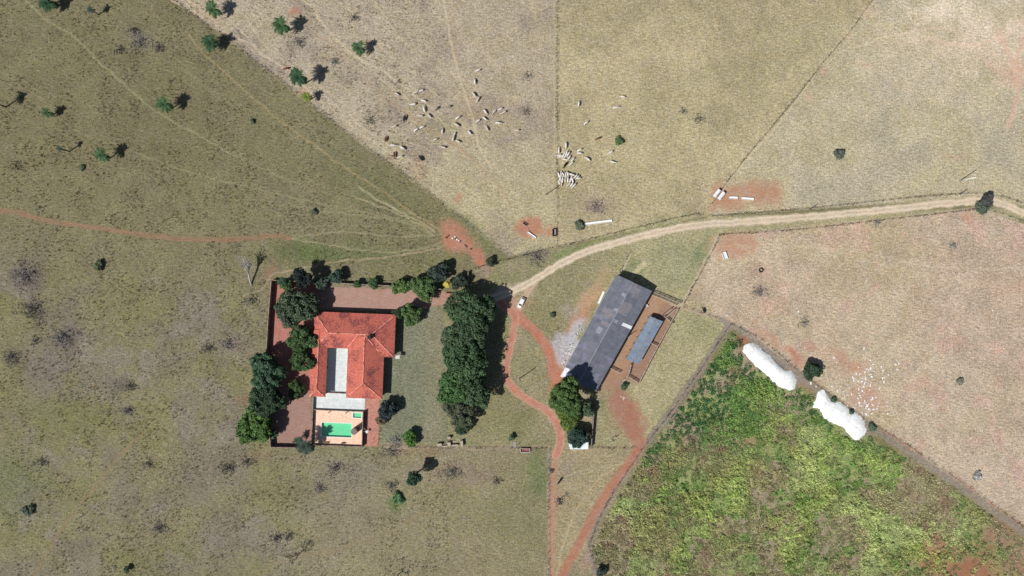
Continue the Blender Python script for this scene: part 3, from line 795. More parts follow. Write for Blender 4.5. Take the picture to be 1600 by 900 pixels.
    col = lum[:, None] + (col - lum[:, None]) * sat[:, None]
    return np.clip(col, .01, .95), np.clip(grassy, 0, 1), cls

def axis(lo, hi, step, far):
    core = np.arange(lo, hi + step * .5, step)
    ext = [step * 1.6]
    while sum(ext) < far: ext.append(ext[-1] * 1.35)
    ext = np.cumsum(ext)
    return np.concatenate([(lo - ext)[::-1], core, core[-1] + ext])
gx = axis(-195.0, 195.0, 0.42, 3200)
gy = axis(-111.0, 111.0, 0.42, 3200)
GX, GY_ = np.meshgrid(gx, gy)
nx, ny = len(gx), len(gy)
fx, fy = GX.ravel(), GY_.ravel()
pxs, pys = fx / S + 800, 450 - fy / S
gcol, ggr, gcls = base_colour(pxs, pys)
gz = ((fbm(pxs, pys, 9, 91, 3) - .5) * .22 * ggr)
gz -= .03
# dug out under the walled pool terrace so the basin fits
u_ = (pxs - 553) * math.cos(HT) + (pys - 555) * math.sin(HT)
v_ = -(pxs - 553) * math.sin(HT) + (pys - 555) * math.cos(HT)
gz[(u_ > -57) & (u_ < 17) & (v_ > 88.5) & (v_ < 139.5)] = -2.6
GV = np.stack([fx, fy, gz], 1)
ii = np.arange(nx * ny).reshape(ny, nx)
GF = np.stack([ii[:-1, :-1].ravel(), ii[:-1, 1:].ravel(), ii[1:, 1:].ravel(), ii[1:, :-1].ravel()], 1)
fc = gcls[GF].max(1)
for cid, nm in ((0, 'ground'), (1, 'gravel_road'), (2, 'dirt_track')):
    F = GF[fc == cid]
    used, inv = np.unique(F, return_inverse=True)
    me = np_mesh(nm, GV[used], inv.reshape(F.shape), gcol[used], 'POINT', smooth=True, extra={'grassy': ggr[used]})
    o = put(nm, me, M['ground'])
    o['kind'] = 'structure'

# ------------------------------------------------------------------ grass tussocks over the pastures (stuff)
def build_tussocks(n_t):
    x = rng.uniform(-20, 1620, n_t); y = rng.uniform(-20, 920, n_t)
    c, g, cl = base_colour(x, y)
    dens = (.12 + .88 * sst(.42, .62, fbm(x, y, 34, 55, 3))) * (1 - .5 * sst(690, 760, x))
    blocked = inpoly(x, y, GREEN) | inpoly(x, y, [(480, 480), (625, 485), (620, 625), (575, 700), (480, 700)]) \
        | inpoly(x, y, [(958, 420), (1070, 470), (1000, 610), (935, 620), (868, 592)])
    keep = (g > .8) & ~inpoly(x, y, [(600, 480), (702, 470), (706, 695), (596, 695)]) & (rng.uniform(0, 1, n_t) < dens) & ~blocked
    x, y, c = x[keep], y[keep], c[keep]
    n = len(x)
    X = (x - 800) * S; Y = (450 - y) * S
    r = rng.uniform(.13, .30, n) * (1 + .5 * (x < 700))
    bigt = rng.uniform(0, 1, n) < .035 * sst(.45, .6, fbm(x, y, 70, 57, 3)) + .008
    r = np.where(bigt, rng.uniform(.35, .75, n), r)
    c = np.where(bigt[:, None], (c * .55 + c.mean(1, keepdims=True) * .12), c)
    hh = rng.uniform(.15, .42, n) * (1 + .5 * (x < 700))
    k = 6
    th = rng.uniform(0, 6.28, n)[:, None] + np.arange(k)[None] * 2 * np.pi / k + rng.uniform(-.3, .3, (n, k))
    rr = r[:, None] * rng.uniform(.7, 1.2, (n, k)); zz = hh[:, None] * rng.uniform(.6, 1.1, (n, k))
    V = np.zeros((n, k, 3, 3))
    for j, (dt, rad, zf) in enumerate(((-.5, .5, .0), (.5, .5, .0), (0, 1.0, 1.0))):
        V[:, :, j, 0] = X[:, None] + np.cos(th + dt) * rr * (rad if j < 2 else .75)
        V[:, :, j, 1] = Y[:, None] + np.sin(th + dt) * rr * (rad if j < 2 else .75)
        V[:, :, j, 2] = zz * zf - .04
    V = V.reshape(-1, 3)
    F = np.arange(len(V)).reshape(-1, 3)
    cc = np.repeat(c * (rng.uniform(.42, 1.15, (n, 1)) * .75 + .25 * (x > 700)[:, None] + .2 * (x <= 700)[:, None]) * np.array([1, 1.0, .92]), k, 0)
    return put('dry_grass', np_mesh('dry_grass', V, F, cc, 'FACE'), M['grassleaf'])
o = build_tussocks(76000)
tag(o, 'tufts of dry yellowish grass scattered over the open pastures', 'grass', kind='stuff')

# ------------------------------------------------------------------ leaf clouds
def leaf_quads(C, Nrm, size, rg, aspect=1.6):
    """C centres (n,3), Nrm (n,3) normals -> quads"""
    n = len(C)
    t = rg.normal(size=(n, 3))
    t -= (t * Nrm).sum(1, keepdims=True) * Nrm
    t /= np.linalg.norm(t, axis=1, keepdims=True) + 1e-9
    b = np.cross(Nrm, t)
    s = size[:, None]
    a = t * s * aspect / 2; b = b * s / 2
    V = np.stack([C - a, C - b * .9 + a * .1, C + a, C + b * .9 + a * .1], 1).reshape(-1, 3)
    return V, np.arange(n * 4).reshape(-1, 4)

def crown(rad, zr, zc, seed, col, n=3500, size=.55, nlobes=None, vary=.22):
    rg = np.random.default_rng(seed)
    nl = nlobes or int(12 + rad * 4 + rad * rad * 1.1)
    th = rg.uniform(0, 6.283, nl); q = np.sqrt(rg.uniform(0, 1, nl)) * .90
    ph1, ph2 = rg.uniform(0, 6.28, 2); w3 = .10 + .14 / (1 + rad * .4)
    def rim(t): return 1 + w3 * np.sin(t * 3 + ph1) + w3 * .8 * np.sin(t * 2 + ph2 * 3) + .07 * np.sin(t * 5 + ph2) + .04 * np.sin(t * 11 + seed)
    edge = rim(th)
    lz = np.sqrt(np.clip(1 - q ** 2, 0, 1)) * rg.uniform(.35, 1.0, nl) - .15
    L = np.stack([np.cos(th) * q * rad * edge, np.sin(th) * q * rad * edge, zc + lz * zr], 1)
    lr = (.35 + .11 * rad) * rg.uniform(.7, 1.35, nl) * (1.1 - .25 * q)
    lobe_t = rg.uniform(1 - vary, 1 + vary, nl)
    n1 = int(n * .66); n2 = n - n1
    w_ = lr ** 2; w_ /= w_.sum()
    li = rg.choice(nl, n1, p=w_)
    d = rg.normal(size=(n1, 3)); d[:, 2] = np.abs(d[:, 2]) * .9 - .25
    d /= np.linalg.norm(d, axis=1, keepdims=True)
    C = L[li] + d * (lr[li] * rg.uniform(.55, 1.08, n1) ** .6)[:, None] * np.array([1, 1, .9])
    nrm = d + rg.normal(0, .6, (n1, 3)); nrm[:, 2] += .3
    t1 = lobe_t[li]
    # inner mass between the lobes
    t = rg.uniform(0, 6.283, n2); qq = np.sqrt(rg.uniform(0, 1, n2)) * .97
    zz = np.sqrt(np.clip(1 - qq ** 2, 0, 1)) * rg.uniform(.1, .78, n2) - .2
    C2 = np.stack([np.cos(t) * qq * rad * rim(t), np.sin(t) * qq * rad * rim(t), zc + zz * zr], 1)
    d2 = rg.normal(0, .6, (n2, 3)); d2[:, 2] += .8
    C = np.concatenate([C, C2]); nrm = np.concatenate([nrm, d2]); tt = np.concatenate([t1, np.ones(n2) * .9])
    nrm /= np.linalg.norm(nrm, axis=1, keepdims=True)
    V, F = leaf_quads(C, nrm, size * rg.uniform(.6, 1.3, n), rg)
    c = np.asarray(col)[None] * tt[:, None] * (1 + rg.normal(0, .05, (n, 3))) * rg.uniform(.7, 1.35, (n, 1)) * 2.2 * np.array([.96, .93, 1.02])
    return V, F, np.clip(c, .003, .9), L, lr

def tree(name, label, cat, cx, cy, rpx, h, col, seed, n=None, size=.5, bare=False, group=None, squash=.72, loc_h=None):
    """cx, cy, rpx: crown as seen in the photo; h total height"""
    rad = rpx * S * .97
    zr = min(rad * squash, h * .42)
    zc = h - zr
    b = P(cx, cy, zc)
    root = thing(name, label, cat, (b.x, b.y, 0), 0, group)
    n = n or int(700 + 260 * rad * rad)
    n = min(n, 13000)
    V, F, c, L, lr = crown(rad, zr, zc, seed, col, n, size)
    put('crown', np_mesh('crown', V, F, c, 'FACE'), M['leaf'], root)
    tr = max(.09, h * .028)
    mb = MB()
    mb.tube([(0, 0, -.1), (.05, .03, zc * .35), (0, .05, zc * .7), (0, 0, zc)], [tr * 1.5, tr, tr * .85, tr * .5], 8)
    rg = random.Random(seed)
    for k in range(min(9, len(L))):
        p = L[(k * 3) % len(L)]
        z0 = zc * rg.uniform(.45, .75)
        mb.tube([(0, 0, z0), (p[0] * .45, p[1] * .45, z0 + (p[2] - z0) * .6), tuple(p)], [tr * .5, tr * .32, tr * .12], 5)
    mb.build('trunk', M['bark'], root, smooth=True)
    return root

G_DK, G_MD, G_LT = (.030, .052, .026), (.045, .078, .030), (.062, .105, .032)
G_BL = (.034, .060, .040); G_YG = (.085, .130, .035); G_GR = (.048, .068, .038)

TREES = [
 ('broadleaf_tree', 'large rounded dark green tree beside the northwest corner of the tiled house', 463, 480, 31, 10, G_GR, .5),
 ('cypress_tree', 'almost black narrow tree poking over the north garden wall above the large rounded tree', 473, 435, 15, 9, (.016, .024, .020), .4),
 ('broadleaf_tree', 'dark green tree touching the west side of the tiled roof, upper of two', 472, 528, 21, 8, G_MD, .45),
 ('broadleaf_tree', 'dark green tree touching the west side of the tiled roof, lower of two', 471, 562, 19, 8, (.034, .062, .022), .45),
 ('broadleaf_tree', 'small rounded green tree near the southwest corner of the tiled roof', 463, 609, 14, 5, (.04, .068, .024), .4),
 ('broadleaf_tree', 'bluish green spreading tree on the west boundary, the topmost of the three big ones there', 418, 582, 28, 11, (.038, .072, .038), .5),
 ('broadleaf_tree', 'very dark green tree on the west boundary, the middle one of the three', 416, 626, 26, 11, G_DK, .5),
 ('broadleaf_tree', 'bright green bushy tree at the southwest corner of the garden', 399, 664, 29, 9, (.055, .10, .028), .5),
 ('broadleaf_tree', 'bushy shrub inside the northwest garden corner', 447, 446, 9, 3.5, G_LT, .4),
 ('broadleaf_tree', 'dull green bush just outside the north garden wall', 526, 432, 11, 4.5, (.034, .058, .040), .4),
 ('broadleaf_tree', 'grey green bush leaning on the north wall beside the black tree', 503, 442, 10, 4.5, (.036, .055, .038), .4),
 ('broadleaf_tree', 'small bush on the north wall, left one of a pair', 558, 444, 6, 3.0, (.05, .085, .032), .35),
 ('broadleaf_tree', 'small bush on the north wall, right one of a pair', 583, 443, 8, 3.4, (.045, .08, .036), .35),
 ('broadleaf_tree', 'light green tree overhanging the north side of the driveway', 626, 448, 13, 5, G_LT, .4),
 ('broadleaf_tree', 'wide green tree overhanging the driveway left of the yellow flowering tree', 662, 450, 20, 6.5, (.05, .085, .030), .45),
 ('broadleaf_tree', 'dark grey green tree north of the yellow flowering tree', 686, 426, 15, 6, (.030, .042, .032), .42),
 ('broadleaf_tree', 'dark bush right of the yellow flowering tree', 718, 440, 12, 4.5, (.032, .045, .030), .4),
 ('flowering_tree', 'small tree in full yellow bloom by the driveway entrance', 698, 444, 5, 4, (.34, .30, .06), .3),
 ('broadleaf_tree', 'green tree at the northeast corner of the tiled house', 643, 491, 16, 6, (.052, .09, .030), .42),
 ('broadleaf_tree', 'small dark bush at the northeast eave of the tiled house', 621, 490, 8, 4, (.035, .06, .026), .35),
 ('broadleaf_tree', 'northernmost tree in the long dark row beside the driveway loop', 735, 488, 37, 13, (.038, .066, .030), .52),
 ('broadleaf_tree', 'greyish second tree from the north in the long dark row', 730, 524, 37, 14, (.040, .066, .032), .52),
 ('broadleaf_tree', 'third tree from the north in the long dark row, deep green', 725, 562, 38, 14, (.038, .068, .030), .52),
 ('broadleaf_tree', 'brighter green tree low on the west side of the long dark row', 717, 597, 34, 13, (.042, .086, .028), .52),
 ('broadleaf_tree', 'dark tree on the east side near the south end of the long row', 732, 603, 33, 13, (.037, .062, .030), .5),
 ('broadleaf_tree', 'brownish green tree near the south end of the long dark row', 720, 640, 26, 9, (.048, .060, .034), .45),
 ('broadleaf_tree', 'small dark tree at the very south tip of the long row', 722, 666, 13, 5, (.032, .052, .030), .4),
 ('broadleaf_tree', 'large green tree at the south end of the long barn, its shade on the roof', 885, 620, 27, 17, (.044, .078, .024), .5),
 ('broadleaf_tree', 'yellowish green tree just south of the big barn tree', 888, 650, 19, 8, (.060, .092, .022), .45),
 ('broadleaf_tree', 'sparse grey green tree by the dark wall south of the barn', 917, 640, 11, 5, (.045, .07, .036), .4),
 ('broadleaf_tree', 'dark teal tree overhanging the small white roofed shed', 902, 683, 17, 6, (.026, .048, .034), .42),
 ('broadleaf_tree', 'dark greyish tree at the southeast corner of the tiled house', 606, 640, 15, 5.5, (.026, .036, .036), .42),
 ('broadleaf_tree', 'small brownish bush on the brick path by the pool terrace', 596, 656, 8, 3, (.085, .07, .04), .35),
 ('broadleaf_tree', 'bright green shrub on the lawn southeast of the house', 641, 685, 12, 4, (.045, .10, .022), .38),
 ('broadleaf_tree', 'single rounded dark tree with a long shadow south of the lawn', 647, 747, 11, 9, (.022, .046, .024), .38),
 ('broadleaf_tree', 'single rounded dark tree between the two white silage heaps', 1268, 579, 14, 5, (.026, .046, .024), .42),
 ('broadleaf_tree', 'darker tree on the bend of the gravel road at the right', 1543, 314, 9, 5, (.045, .05, .042), .42),
 ('broadleaf_tree', 'greener low tree on the bend of the gravel road at the right', 1535, 325, 10, 4, (.058, .078, .05), .42),
 ('broadleaf_tree', 'small dark bush where the diagonal fence meets the roadside fence', 766, 409, 7, 3, (.04, .05, .03), .32),
 ('bush', 'small green bush in the cattle pasture below the two grazing pairs', 966, 221, 7, 2, (.05, .085, .03), .3),
 ('bush', 'dark green bush alone in the upper right pasture', 1311, 241, 9, 2.5, (.045, .055, .042), .35),
 ('bush', 'dusty bush at the left end of the long white feeding trough', 905, 353, 8, 1.8, (.06, .08, .045), .32),
 ('bush', 'dark bush with a pale rim in the western field below the red trail', 153, 415, 8, 1.8, (.055, .07, .035), .38),
 ('bush', 'dark bush at the lower left edge of the photo', 44, 797, 10, 1.4, (.06, .075, .05), .36),
 ('bush', 'low green bush in the southern field below the lone dark tree', 622, 779, 10, 1.2, (.05, .10, .04), .36),
 ('bush', 'dark little bush at the bottom edge left of the middle', 198, 890, 5, 2.0, (.03, .05, .028), .28),
 ('bush', 'dark green bush at the bottom edge where the wedge of dry ground ends', 940, 893, 9, 3.0, (.02, .032, .022), .34),
 ('bush', 'green bush at the lower corner of the corral', 975, 604, 6, 1.8, (.04, .062, .03), .28),
 ('bush', 'small green bush growing by the fence near the red feed bin', 800, 683, 5, 1.8, (.035, .055, .03), .28),
 ('bush', 'dark bush on the pale slab left of the grey parking area', 863, 492, 4, 1.2, (.04, .055, .035), .28),
 ('bush', 'isolated grey green bush at the far right of the eastern field', 1500, 596, 6, 1.0, (.10, .105, .07), .32),
 ('bush', 'bluish grey bush near the fence in the lower right', 1527, 745, 8, .9, (.17, .17, .15), .36),
 ('bush', 'dark bush beside the pale roots south of the second silage heap', 1362, 668, 7, 1.6, (.045, .07, .04), .34),
 ('bush', 'dark green bush on the north edge of the second silage heap', 1330, 644, 3.5, 1.4, (.03, .055, .028), .28),
 ('bush', 'green bush at the top edge of the second silage heap', 1302, 625, 4, 1.4, (.03, .055, .028), .28),
 ('bush', 'small grey green bush halfway along the diagonal trail', 394, 190, 3, 1.0, (.05, .07, .035), .28),
 ('bush', 'faint green bush in the western field below the young palm', 127, 262, 5, .7, (.085, .11, .055), .3),
 ('bush', 'scrubby bush in the field above the fan of trails', 489, 331, 5, 1.2, (.07, .08, .05), .32),
]
for i, (nm, lab, cx, cy, r_, h, c, sz) in enumerate(TREES):
    if nm == 'bush': r_ *= .85; c = tuple(k * 1.25 + .008 for k in c)
    cat = {'broadleaf_tree': 'tree', 'cypress_tree': 'tree', 'flowering_tree': 'tree', 'bush': 'bush'}[nm]
    if nm == 'broadleaf_tree' and ('bush' in lab.split(' touching')[0] and 'bushy tree' not in lab or 'shrub' in lab):
        nm, cat = 'shrub', 'shrub'
    tree(nm, lab, cat, cx, cy, r_, h, c, 100 + i, size=sz)

# ---- grey, half-dry scrub in the fields
def scrub(label, cx, cy, r_, h, c, seed, dense=1.0):
    rad = r_ * S * 1.25; h = h * .85
    c = tuple(k * 1.6 + .045 for k in c)
    b = P(cx, cy, h * .5)
    root = thing('dry_scrub', label, 'bush', (b.x, b.y, 0))
    rg = np.random.default_rng(seed)
    n = int((40 + 15 * rad * rad) * dense)
    th = rg.uniform(0, 6.283, n); q = rg.uniform(0, 1, n) ** .75 * rad * (1 + .35 * np.sin(th * 3 + seed) + .2 * np.sin(th * 7 + seed * 2))
    C = np.stack([np.cos(th) * q, np.sin(th) * q * .8, rg.uniform(.1, 1, n) * h * (1.05 - q / rad / 1.4)], 1)
    nr = rg.normal(size=(n, 3)); nr[:, 2] += .5; nr /= np.linalg.norm(nr, axis=1, keepdims=True)
    V, F = leaf_quads(C, nr, rg.uniform(.14, .38, n), rg, 2.4)
    cc = np.asarray(c)[None] * rg.uniform(.6, 1.4, (n, 1))
    put('foliage', np_mesh('foliage', V, F, cc, 'FACE'), M['leaf'], root)
    mb = MB()
    r2 = random.Random(seed)
    for k in range(10):
        a = r2.uniform(0, 6.28); rr = r2.uniform(.4, .9) * rad
        mb.tube([(0, 0, -.05), (math.cos(a) * rr * .5, math.sin(a) * rr * .5, h * .5), (math.cos(a) * rr, math.sin(a) * rr, h * .9)], [.03, .02, .008], 4)
    mb.build('stem', M['post'], root)
GRY = (.11, .105, .10); DGR = (.055, .055, .052)
for i, (lab, cx, cy, r_, h, c) in enumerate([
    ('broad patch of leafless purplish scrub at the left edge, topmost of the western scrubs', 40, 430, 20, 1.3, GRY),
    ('dark scrub just below the broad purplish scrub at the left edge', 48, 484, 17, 1.5, DGR),
    ('round greyish scrub in the left field with bare pale soil around it', 98, 526, 16, 1.4, (.08, .08, .075)),
    ('low dark scrub at the far left, level with the tiled roof', 18, 558, 13, 1.2, DGR),
    ('small dark scrub above the yellow patch of grass in the left field', 54, 533, 8, 1.2, DGR),
    ('dark leafless scrub in the left field, level with the courtyard', 203, 604, 9, 1.6, DGR),
    ('low dark scrub left of the big trees, larger of two', 325, 545, 11, 1.2, DGR),
    ('low grey scrub left of the big trees, smaller of two', 355, 537, 9, 1.1, GRY),
    ('small grey scrub below the dark leafless one in the left field', 200, 642, 7, 1.1, DGR),
    ('dark scrub southwest of the garden corner, left of a pair', 354, 733, 12, 1.8, (.045, .045, .042)),
    ('dark scrub southwest of the garden corner, right of a pair', 385, 722, 9, 1.8, (.035, .035, .034)),
    ('dark scrub in the bottom left along the faint trail', 248, 826, 11, 1.3, (.07, .072, .066)),
    ('scrub ring in the lower left field', 233, 725, 9, 1.0, DGR),
    ('small scrub in the lower left field beside bare soil', 66, 722, 8, 1.0, DGR),
    ('dark upright scrub at the bottom, left of a pair beside the bare tree', 430, 842, 8, 2.2, (.04, .04, .04)),
    ('dark upright scrub at the bottom, right of a pair beside the bare tree', 449, 840, 7, 2.2, (.045, .045, .045)),
    ('grey scrub below the pool terrace', 523, 732, 12, 1.3, (.09, .088, .084)),
    ('grey scrub further below the pool terrace, left', 500, 764, 9, 1.1, GRY),
    ('purple grey scrub right of the lone dark tree', 705, 737, 14, 1.5, (.085, .09, .078)),
    ('purple grey scrub by the lawn edge south of the green shrub', 612, 706, 12, 1.5, (.10, .105, .09)),
    ('bluish grey scrub on the lawn edge below the house', 619, 688, 9, 1.3, (.13, .13, .14)),
    ('grey scrub above the low green bush in the southern field', 611, 760, 10, 1.4, (.09, .095, .085)),
    ('scrub in the southern field right of the purple grey one', 776, 752, 7, 1.2, DGR),
    ('grey scrub patch in the upper left, largest of three', 218, 66, 16, 1.0, (.12, .115, .11)),
    ('small dark scrub in the upper left, left of three', 186, 78, 8, 1.4, DGR),
    ('dark olive scrub in the upper left, right of three', 246, 74, 8, 1.4, DGR),
    ('dark scrub in the upper left above the grey patch', 209, 46, 8, 1.2, DGR),
    ('small bushy scrub among the palms at the top', 469, 65, 9, 1.2, (.09, .085, .085)),
    ('dusty scrub beside the red cattle trail below the palms', 578, 188, 8, 1.2, (.12, .12, .09)),
    ('olive scrub between palms near the red cattle trail', 523, 96, 7, 1.1, (.10, .11, .08)),
    ('dark scrub in the pasture near the top right fence', 1092, 186, 9, 1.5, (.10, .10, .075)),
    ('small scrub close by the dark scrub near the top right fence', 1067, 174, 6, 1.1, (.13, .125, .09)),
    ('grey purple scrub in the pasture above the feeding trough', 932, 322, 12, 1.0, (.15, .13, .125)),
    ('grey tangled scrub along the roadside fence south of the pasture', 838, 403, 14, 1.0, (.12, .11, .10)),
    ('scrub south of the gravel road in the eastern field', 1370, 348, 6, 1.1, (.15, .145, .14)),
    ('small scrub patch in the eastern field right of its centre', 1490, 384, 7, 1.1, (.17, .165, .16)),
    ('grey scrub in the eastern field beside the red bare patch', 1186, 456, 10, 1.2, (.15, .13, .13)),
    ('upright grey scrub above the silage heaps', 1257, 505, 8, 1.5, (.17, .165, .15)),
    ('dry scrub on the path corner outside the northwest garden', 392, 470, 11, 1.2, (.10, .11, .07)),
    ('small scrub near the top of the straight fence', 824, 118, 8, .9, (.17, .165, .13)),
    ('brown scrub in the pasture beside the straight fence', 822, 174, 8, 1.0, (.14, .115, .09)),
    ('low scrub in the southern wedge below the small shed', 862, 735, 5, 1.0, DGR),
    ('low scrub at the foot of the leafless sapling', 874, 783, 7, 1.0, (.11, .095, .10)),
    ('scrub at the top edge near the palms', 553, 28, 6, 1.5, DGR),
    ('brown weedy scrub in the field beside the leftmost palm', 25, 260, 8, .9, (.08, .085, .045)),
]):
    scrub(lab, cx, cy, r_, h, c, 500 + i)

# ------------------------------------------------------------------ palms
def frond_mesh(seed):
    rg = random.Random(seed)
    V, F = [], []
    L, n = 1.0, 13
    pts = []
    for i in range(n + 1):
        t = i / n
        pts.append(Vector((t * .93, 0, .30 * math.sin(t * 2.6) - .32 * t * t)))
    for i in range(n):
        a, b = pts[i], pts[i + 1]
        k = len(V)
        V += [a + Vector((0, -.012, 0)), b + Vector((0, -.008, 0)), b + Vector((0, .008, 0)), a + Vector((0, .012, 0))]
        F.append((k, k + 1, k + 2, k + 3))
        if i < 1: continue
        t = i / n
        wl = .30 * math.sin(math.pi * min(1, t * .85 + .13)) ** .7 * rg.uniform(.85, 1.1)
        for sgn in (-1, 1):
            for q in (0, .5):
                p = a.lerp(b, q)
                tip = p + Vector((.10 + .05 * rg.random(), sgn * wl, -.05 - .07 * rg.random()))
                k = len(V)
                V += [p, p + Vector((.062, 0, .006)), tip]
                F.append((k, k + 1, k + 2) if sgn > 0 else (k + 1, k, k + 2))
    me = bpy.data.meshes.new('frond')
    me.from_pydata([tuple(v) for v in V], [], F)
    me.update()
    return me
def palm_leaf_mat(nm, c1, c2):
    return noise_col(nm, c1, c2, 1.5, rough=0.6, spec=.25)
PM = {'g': palm_leaf_mat('palm_green', (.035, .085, .032), (.078, .15, .055)),
      'd': palm_leaf_mat('palm_dark', (.022, .062, .03), (.05, .11, .045)),
      'y': palm_leaf_mat('palm_yellow', (.12, .17, .03), (.22, .26, .045)),
      'b': palm_leaf_mat('palm_blue', (.035, .06, .045), (.06, .09, .065))}
FR = {}
for k in PM:
    FR[k] = []
    for q in range(3):
        f = frond_mesh(q + 5); f.materials.append(PM[k]); FR[k].append(f)
def palm(label, cx, cy, r_, h, key, seed, nf=20):
    rg = random.Random(seed)
    b = P(cx, cy, h)
    root = thing('palm_tree', label, 'palm tree', (b.x, b.y, 0))
    tr = .16 + .01 * h
    mb = MB()
    prof = [(0, 0, -.1)] + [(.03 * math.sin(i), .03 * math.cos(i), h * i / 5) for i in range(1, 6)]
    mb.tube(prof, [tr * 1.3, tr * 1.05, tr, tr, tr * .95, tr * 1.15], 8)
    mb.build('trunk', M['bark'], root, smooth=True)
    R_ = r_ * S * 1.02
    for i in range(nf):
        el = R(-30 + 85 * ((i * .618) % 1) ** 1.1)
        az = i * 2.39996 + rg.uniform(-.2, .2)
        s_ = R_ * rg.uniform(.92, 1.18) / .95
        s_ *= rg.choice([1, 1, .9, .72])
        f = put('frond', FR[key][i % 3], None, root, (0, 0, h - .05), (rg.uniform(-.35, .35), -el * .8, az), s_)
for i, a in enumerate([
    ('large palm at the top edge, leftmost along it', 75, 4, 13, 4.5, 'd', 26), ('palm near the top of the diagonal fence, upper of two', 333, 15, 12, 5, 'g', 22),
    ('dense dark palm standing on the diagonal fence, lower of two', 330, 66, 13, 4.5, 'd', 26), ('tall palm between two trails at the top with a separate shadow', 439, 40, 12, 6.2, 'g', 22),
    ('palm standing right of the red cattle trail', 562, 75, 11, 4.5, 'g', 20), ('tallest palm by the diagonal fence with the widest shadow', 467, 120, 13, 8, 'd', 24),
    ('small yellowish palm just below the tallest palm', 480, 151, 8, 4, 'y', 16), ('palm alone in the upper left field with starry shadow', 257, 163, 12, 5.6, 'g', 20),
    ('small palm near the left edge above the leaf litter trail', 73, 176, 9, 3.6, 'g', 18), ('palm in the left field between two faint trails', 159, 242, 11, 5.4, 'g', 20),
    ('small bluish palm left of the starry palm in the left field', 93, 232, 5, 5.5, 'b', 12), ('small bluish palm at the top left beside the big one', 142, 15, 6, 4.6, 'b', 13),
    ('tall palm just beyond the left edge throwing its shadow into view', -16, 158, 9, 8.0, 'g', 16),
    ('green palm outside the south garden wall, shading the pool deck', 477, 696, 14, 6, 'b', 24),
    ('small dark palm inside the southwest garden', 426, 677, 9, 3.5, 'd', 16), ('small dark palm in the northwest garden corner', 441, 441, 8, 4, 'd', 14),
    ('little palm by the south garden wall', 465, 688, 7, 3.2, 'd', 12),
]):
    palm(*a[:6], seed=300 + i, nf=a[6])

# ------------------------------------------------------------------ bare and dead trees
def bare_tree(label, base, h, seed, mat, lean=(0, 0), spread=.5, levels=4, r0=.16, kids=3):
    b = P(*base)
    root = thing('bare_tree', label, 'tree', (b.x, b.y, 0))
    rg = random.Random(seed)
    trunk, tw = MB(), MB()
    def grow(p, d, L, r, lv):
        q = p + d * L
        m_ = p + d * L * .5 + Vector((rg.uniform(-1, 1), rg.uniform(-1, 1), 0)) * L * .06
        (trunk if lv == 0 else tw).tube([p, m_, q], [r, r * .85, r * .7], 6 if lv == 0 else 4)
        if lv >= levels: return
        for _ in range(kids + (lv > 0)):
            nd = (d + Vector((rg.uniform(-1, 1), rg.uniform(-1, 1), rg.uniform(-.3, .6))) * spread * 1.6).normalized()
            grow(p + d * L * rg.uniform(.6, 1.0), nd, L * rg.uniform(.5, .75), r * .58, lv + 1)
    grow(Vector((0, 0, -.1)), Vector((lean[0], lean[1], 1)).normalized(), h * .42, r0, 0)
    trunk.build('trunk', mat, root, smooth=True)
    tw.build('limb', mat, root)
bare_tree('large dead leaning tree with bleached pale trunk outside the northwest garden corner', (393, 446), 13.0, 4, M['deadwood'], lean=(.0, 1.5), spread=.34, levels=4, r0=.38)
bare_tree('leafless dark tree with spreading shadow in the southern field', (467, 866), 7.5, 8, M['darktwig'], lean=(.05, .05), spread=.5, levels=5, r0=.16)
bare_tree('leafless tree at the bottom edge of the photo below the southern field', (622, 898), 7.0, 12, M['darktwig'], lean=(.05, .1), spread=.5, levels=4, r0=.18)
bare_tree('leafless sapling beside the southern track', (874, 779), 5.5, 15, M['darktwig'], spread=.35, levels=4, r0=.12)
bare_tree('small dead tree lying bleached in the upper cattle pasture', (617, 132), 4.5, 19, M['deadwood'], lean=(-.2, 0), spread=.55, levels=4, r0=.16)
bare_tree('thin leafless shrub tree by the red yard south of the corral', (956, 686), 3.6, 23, M['darktwig'], lean=(0, .2), spread=.35, levels=4, r0=.08)
bare_tree('thin leafless tree beside the long tree row', (783, 533), 5.0, 27, M['darktwig'], lean=(0, .1), spread=.3, levels=3, r0=.10)
bare_tree('bare tangled shrub at the driveway gate by the dark hedge', (735, 434), 3.0, 31, M['darktwig'], spread=.6, levels=5, r0=.07)

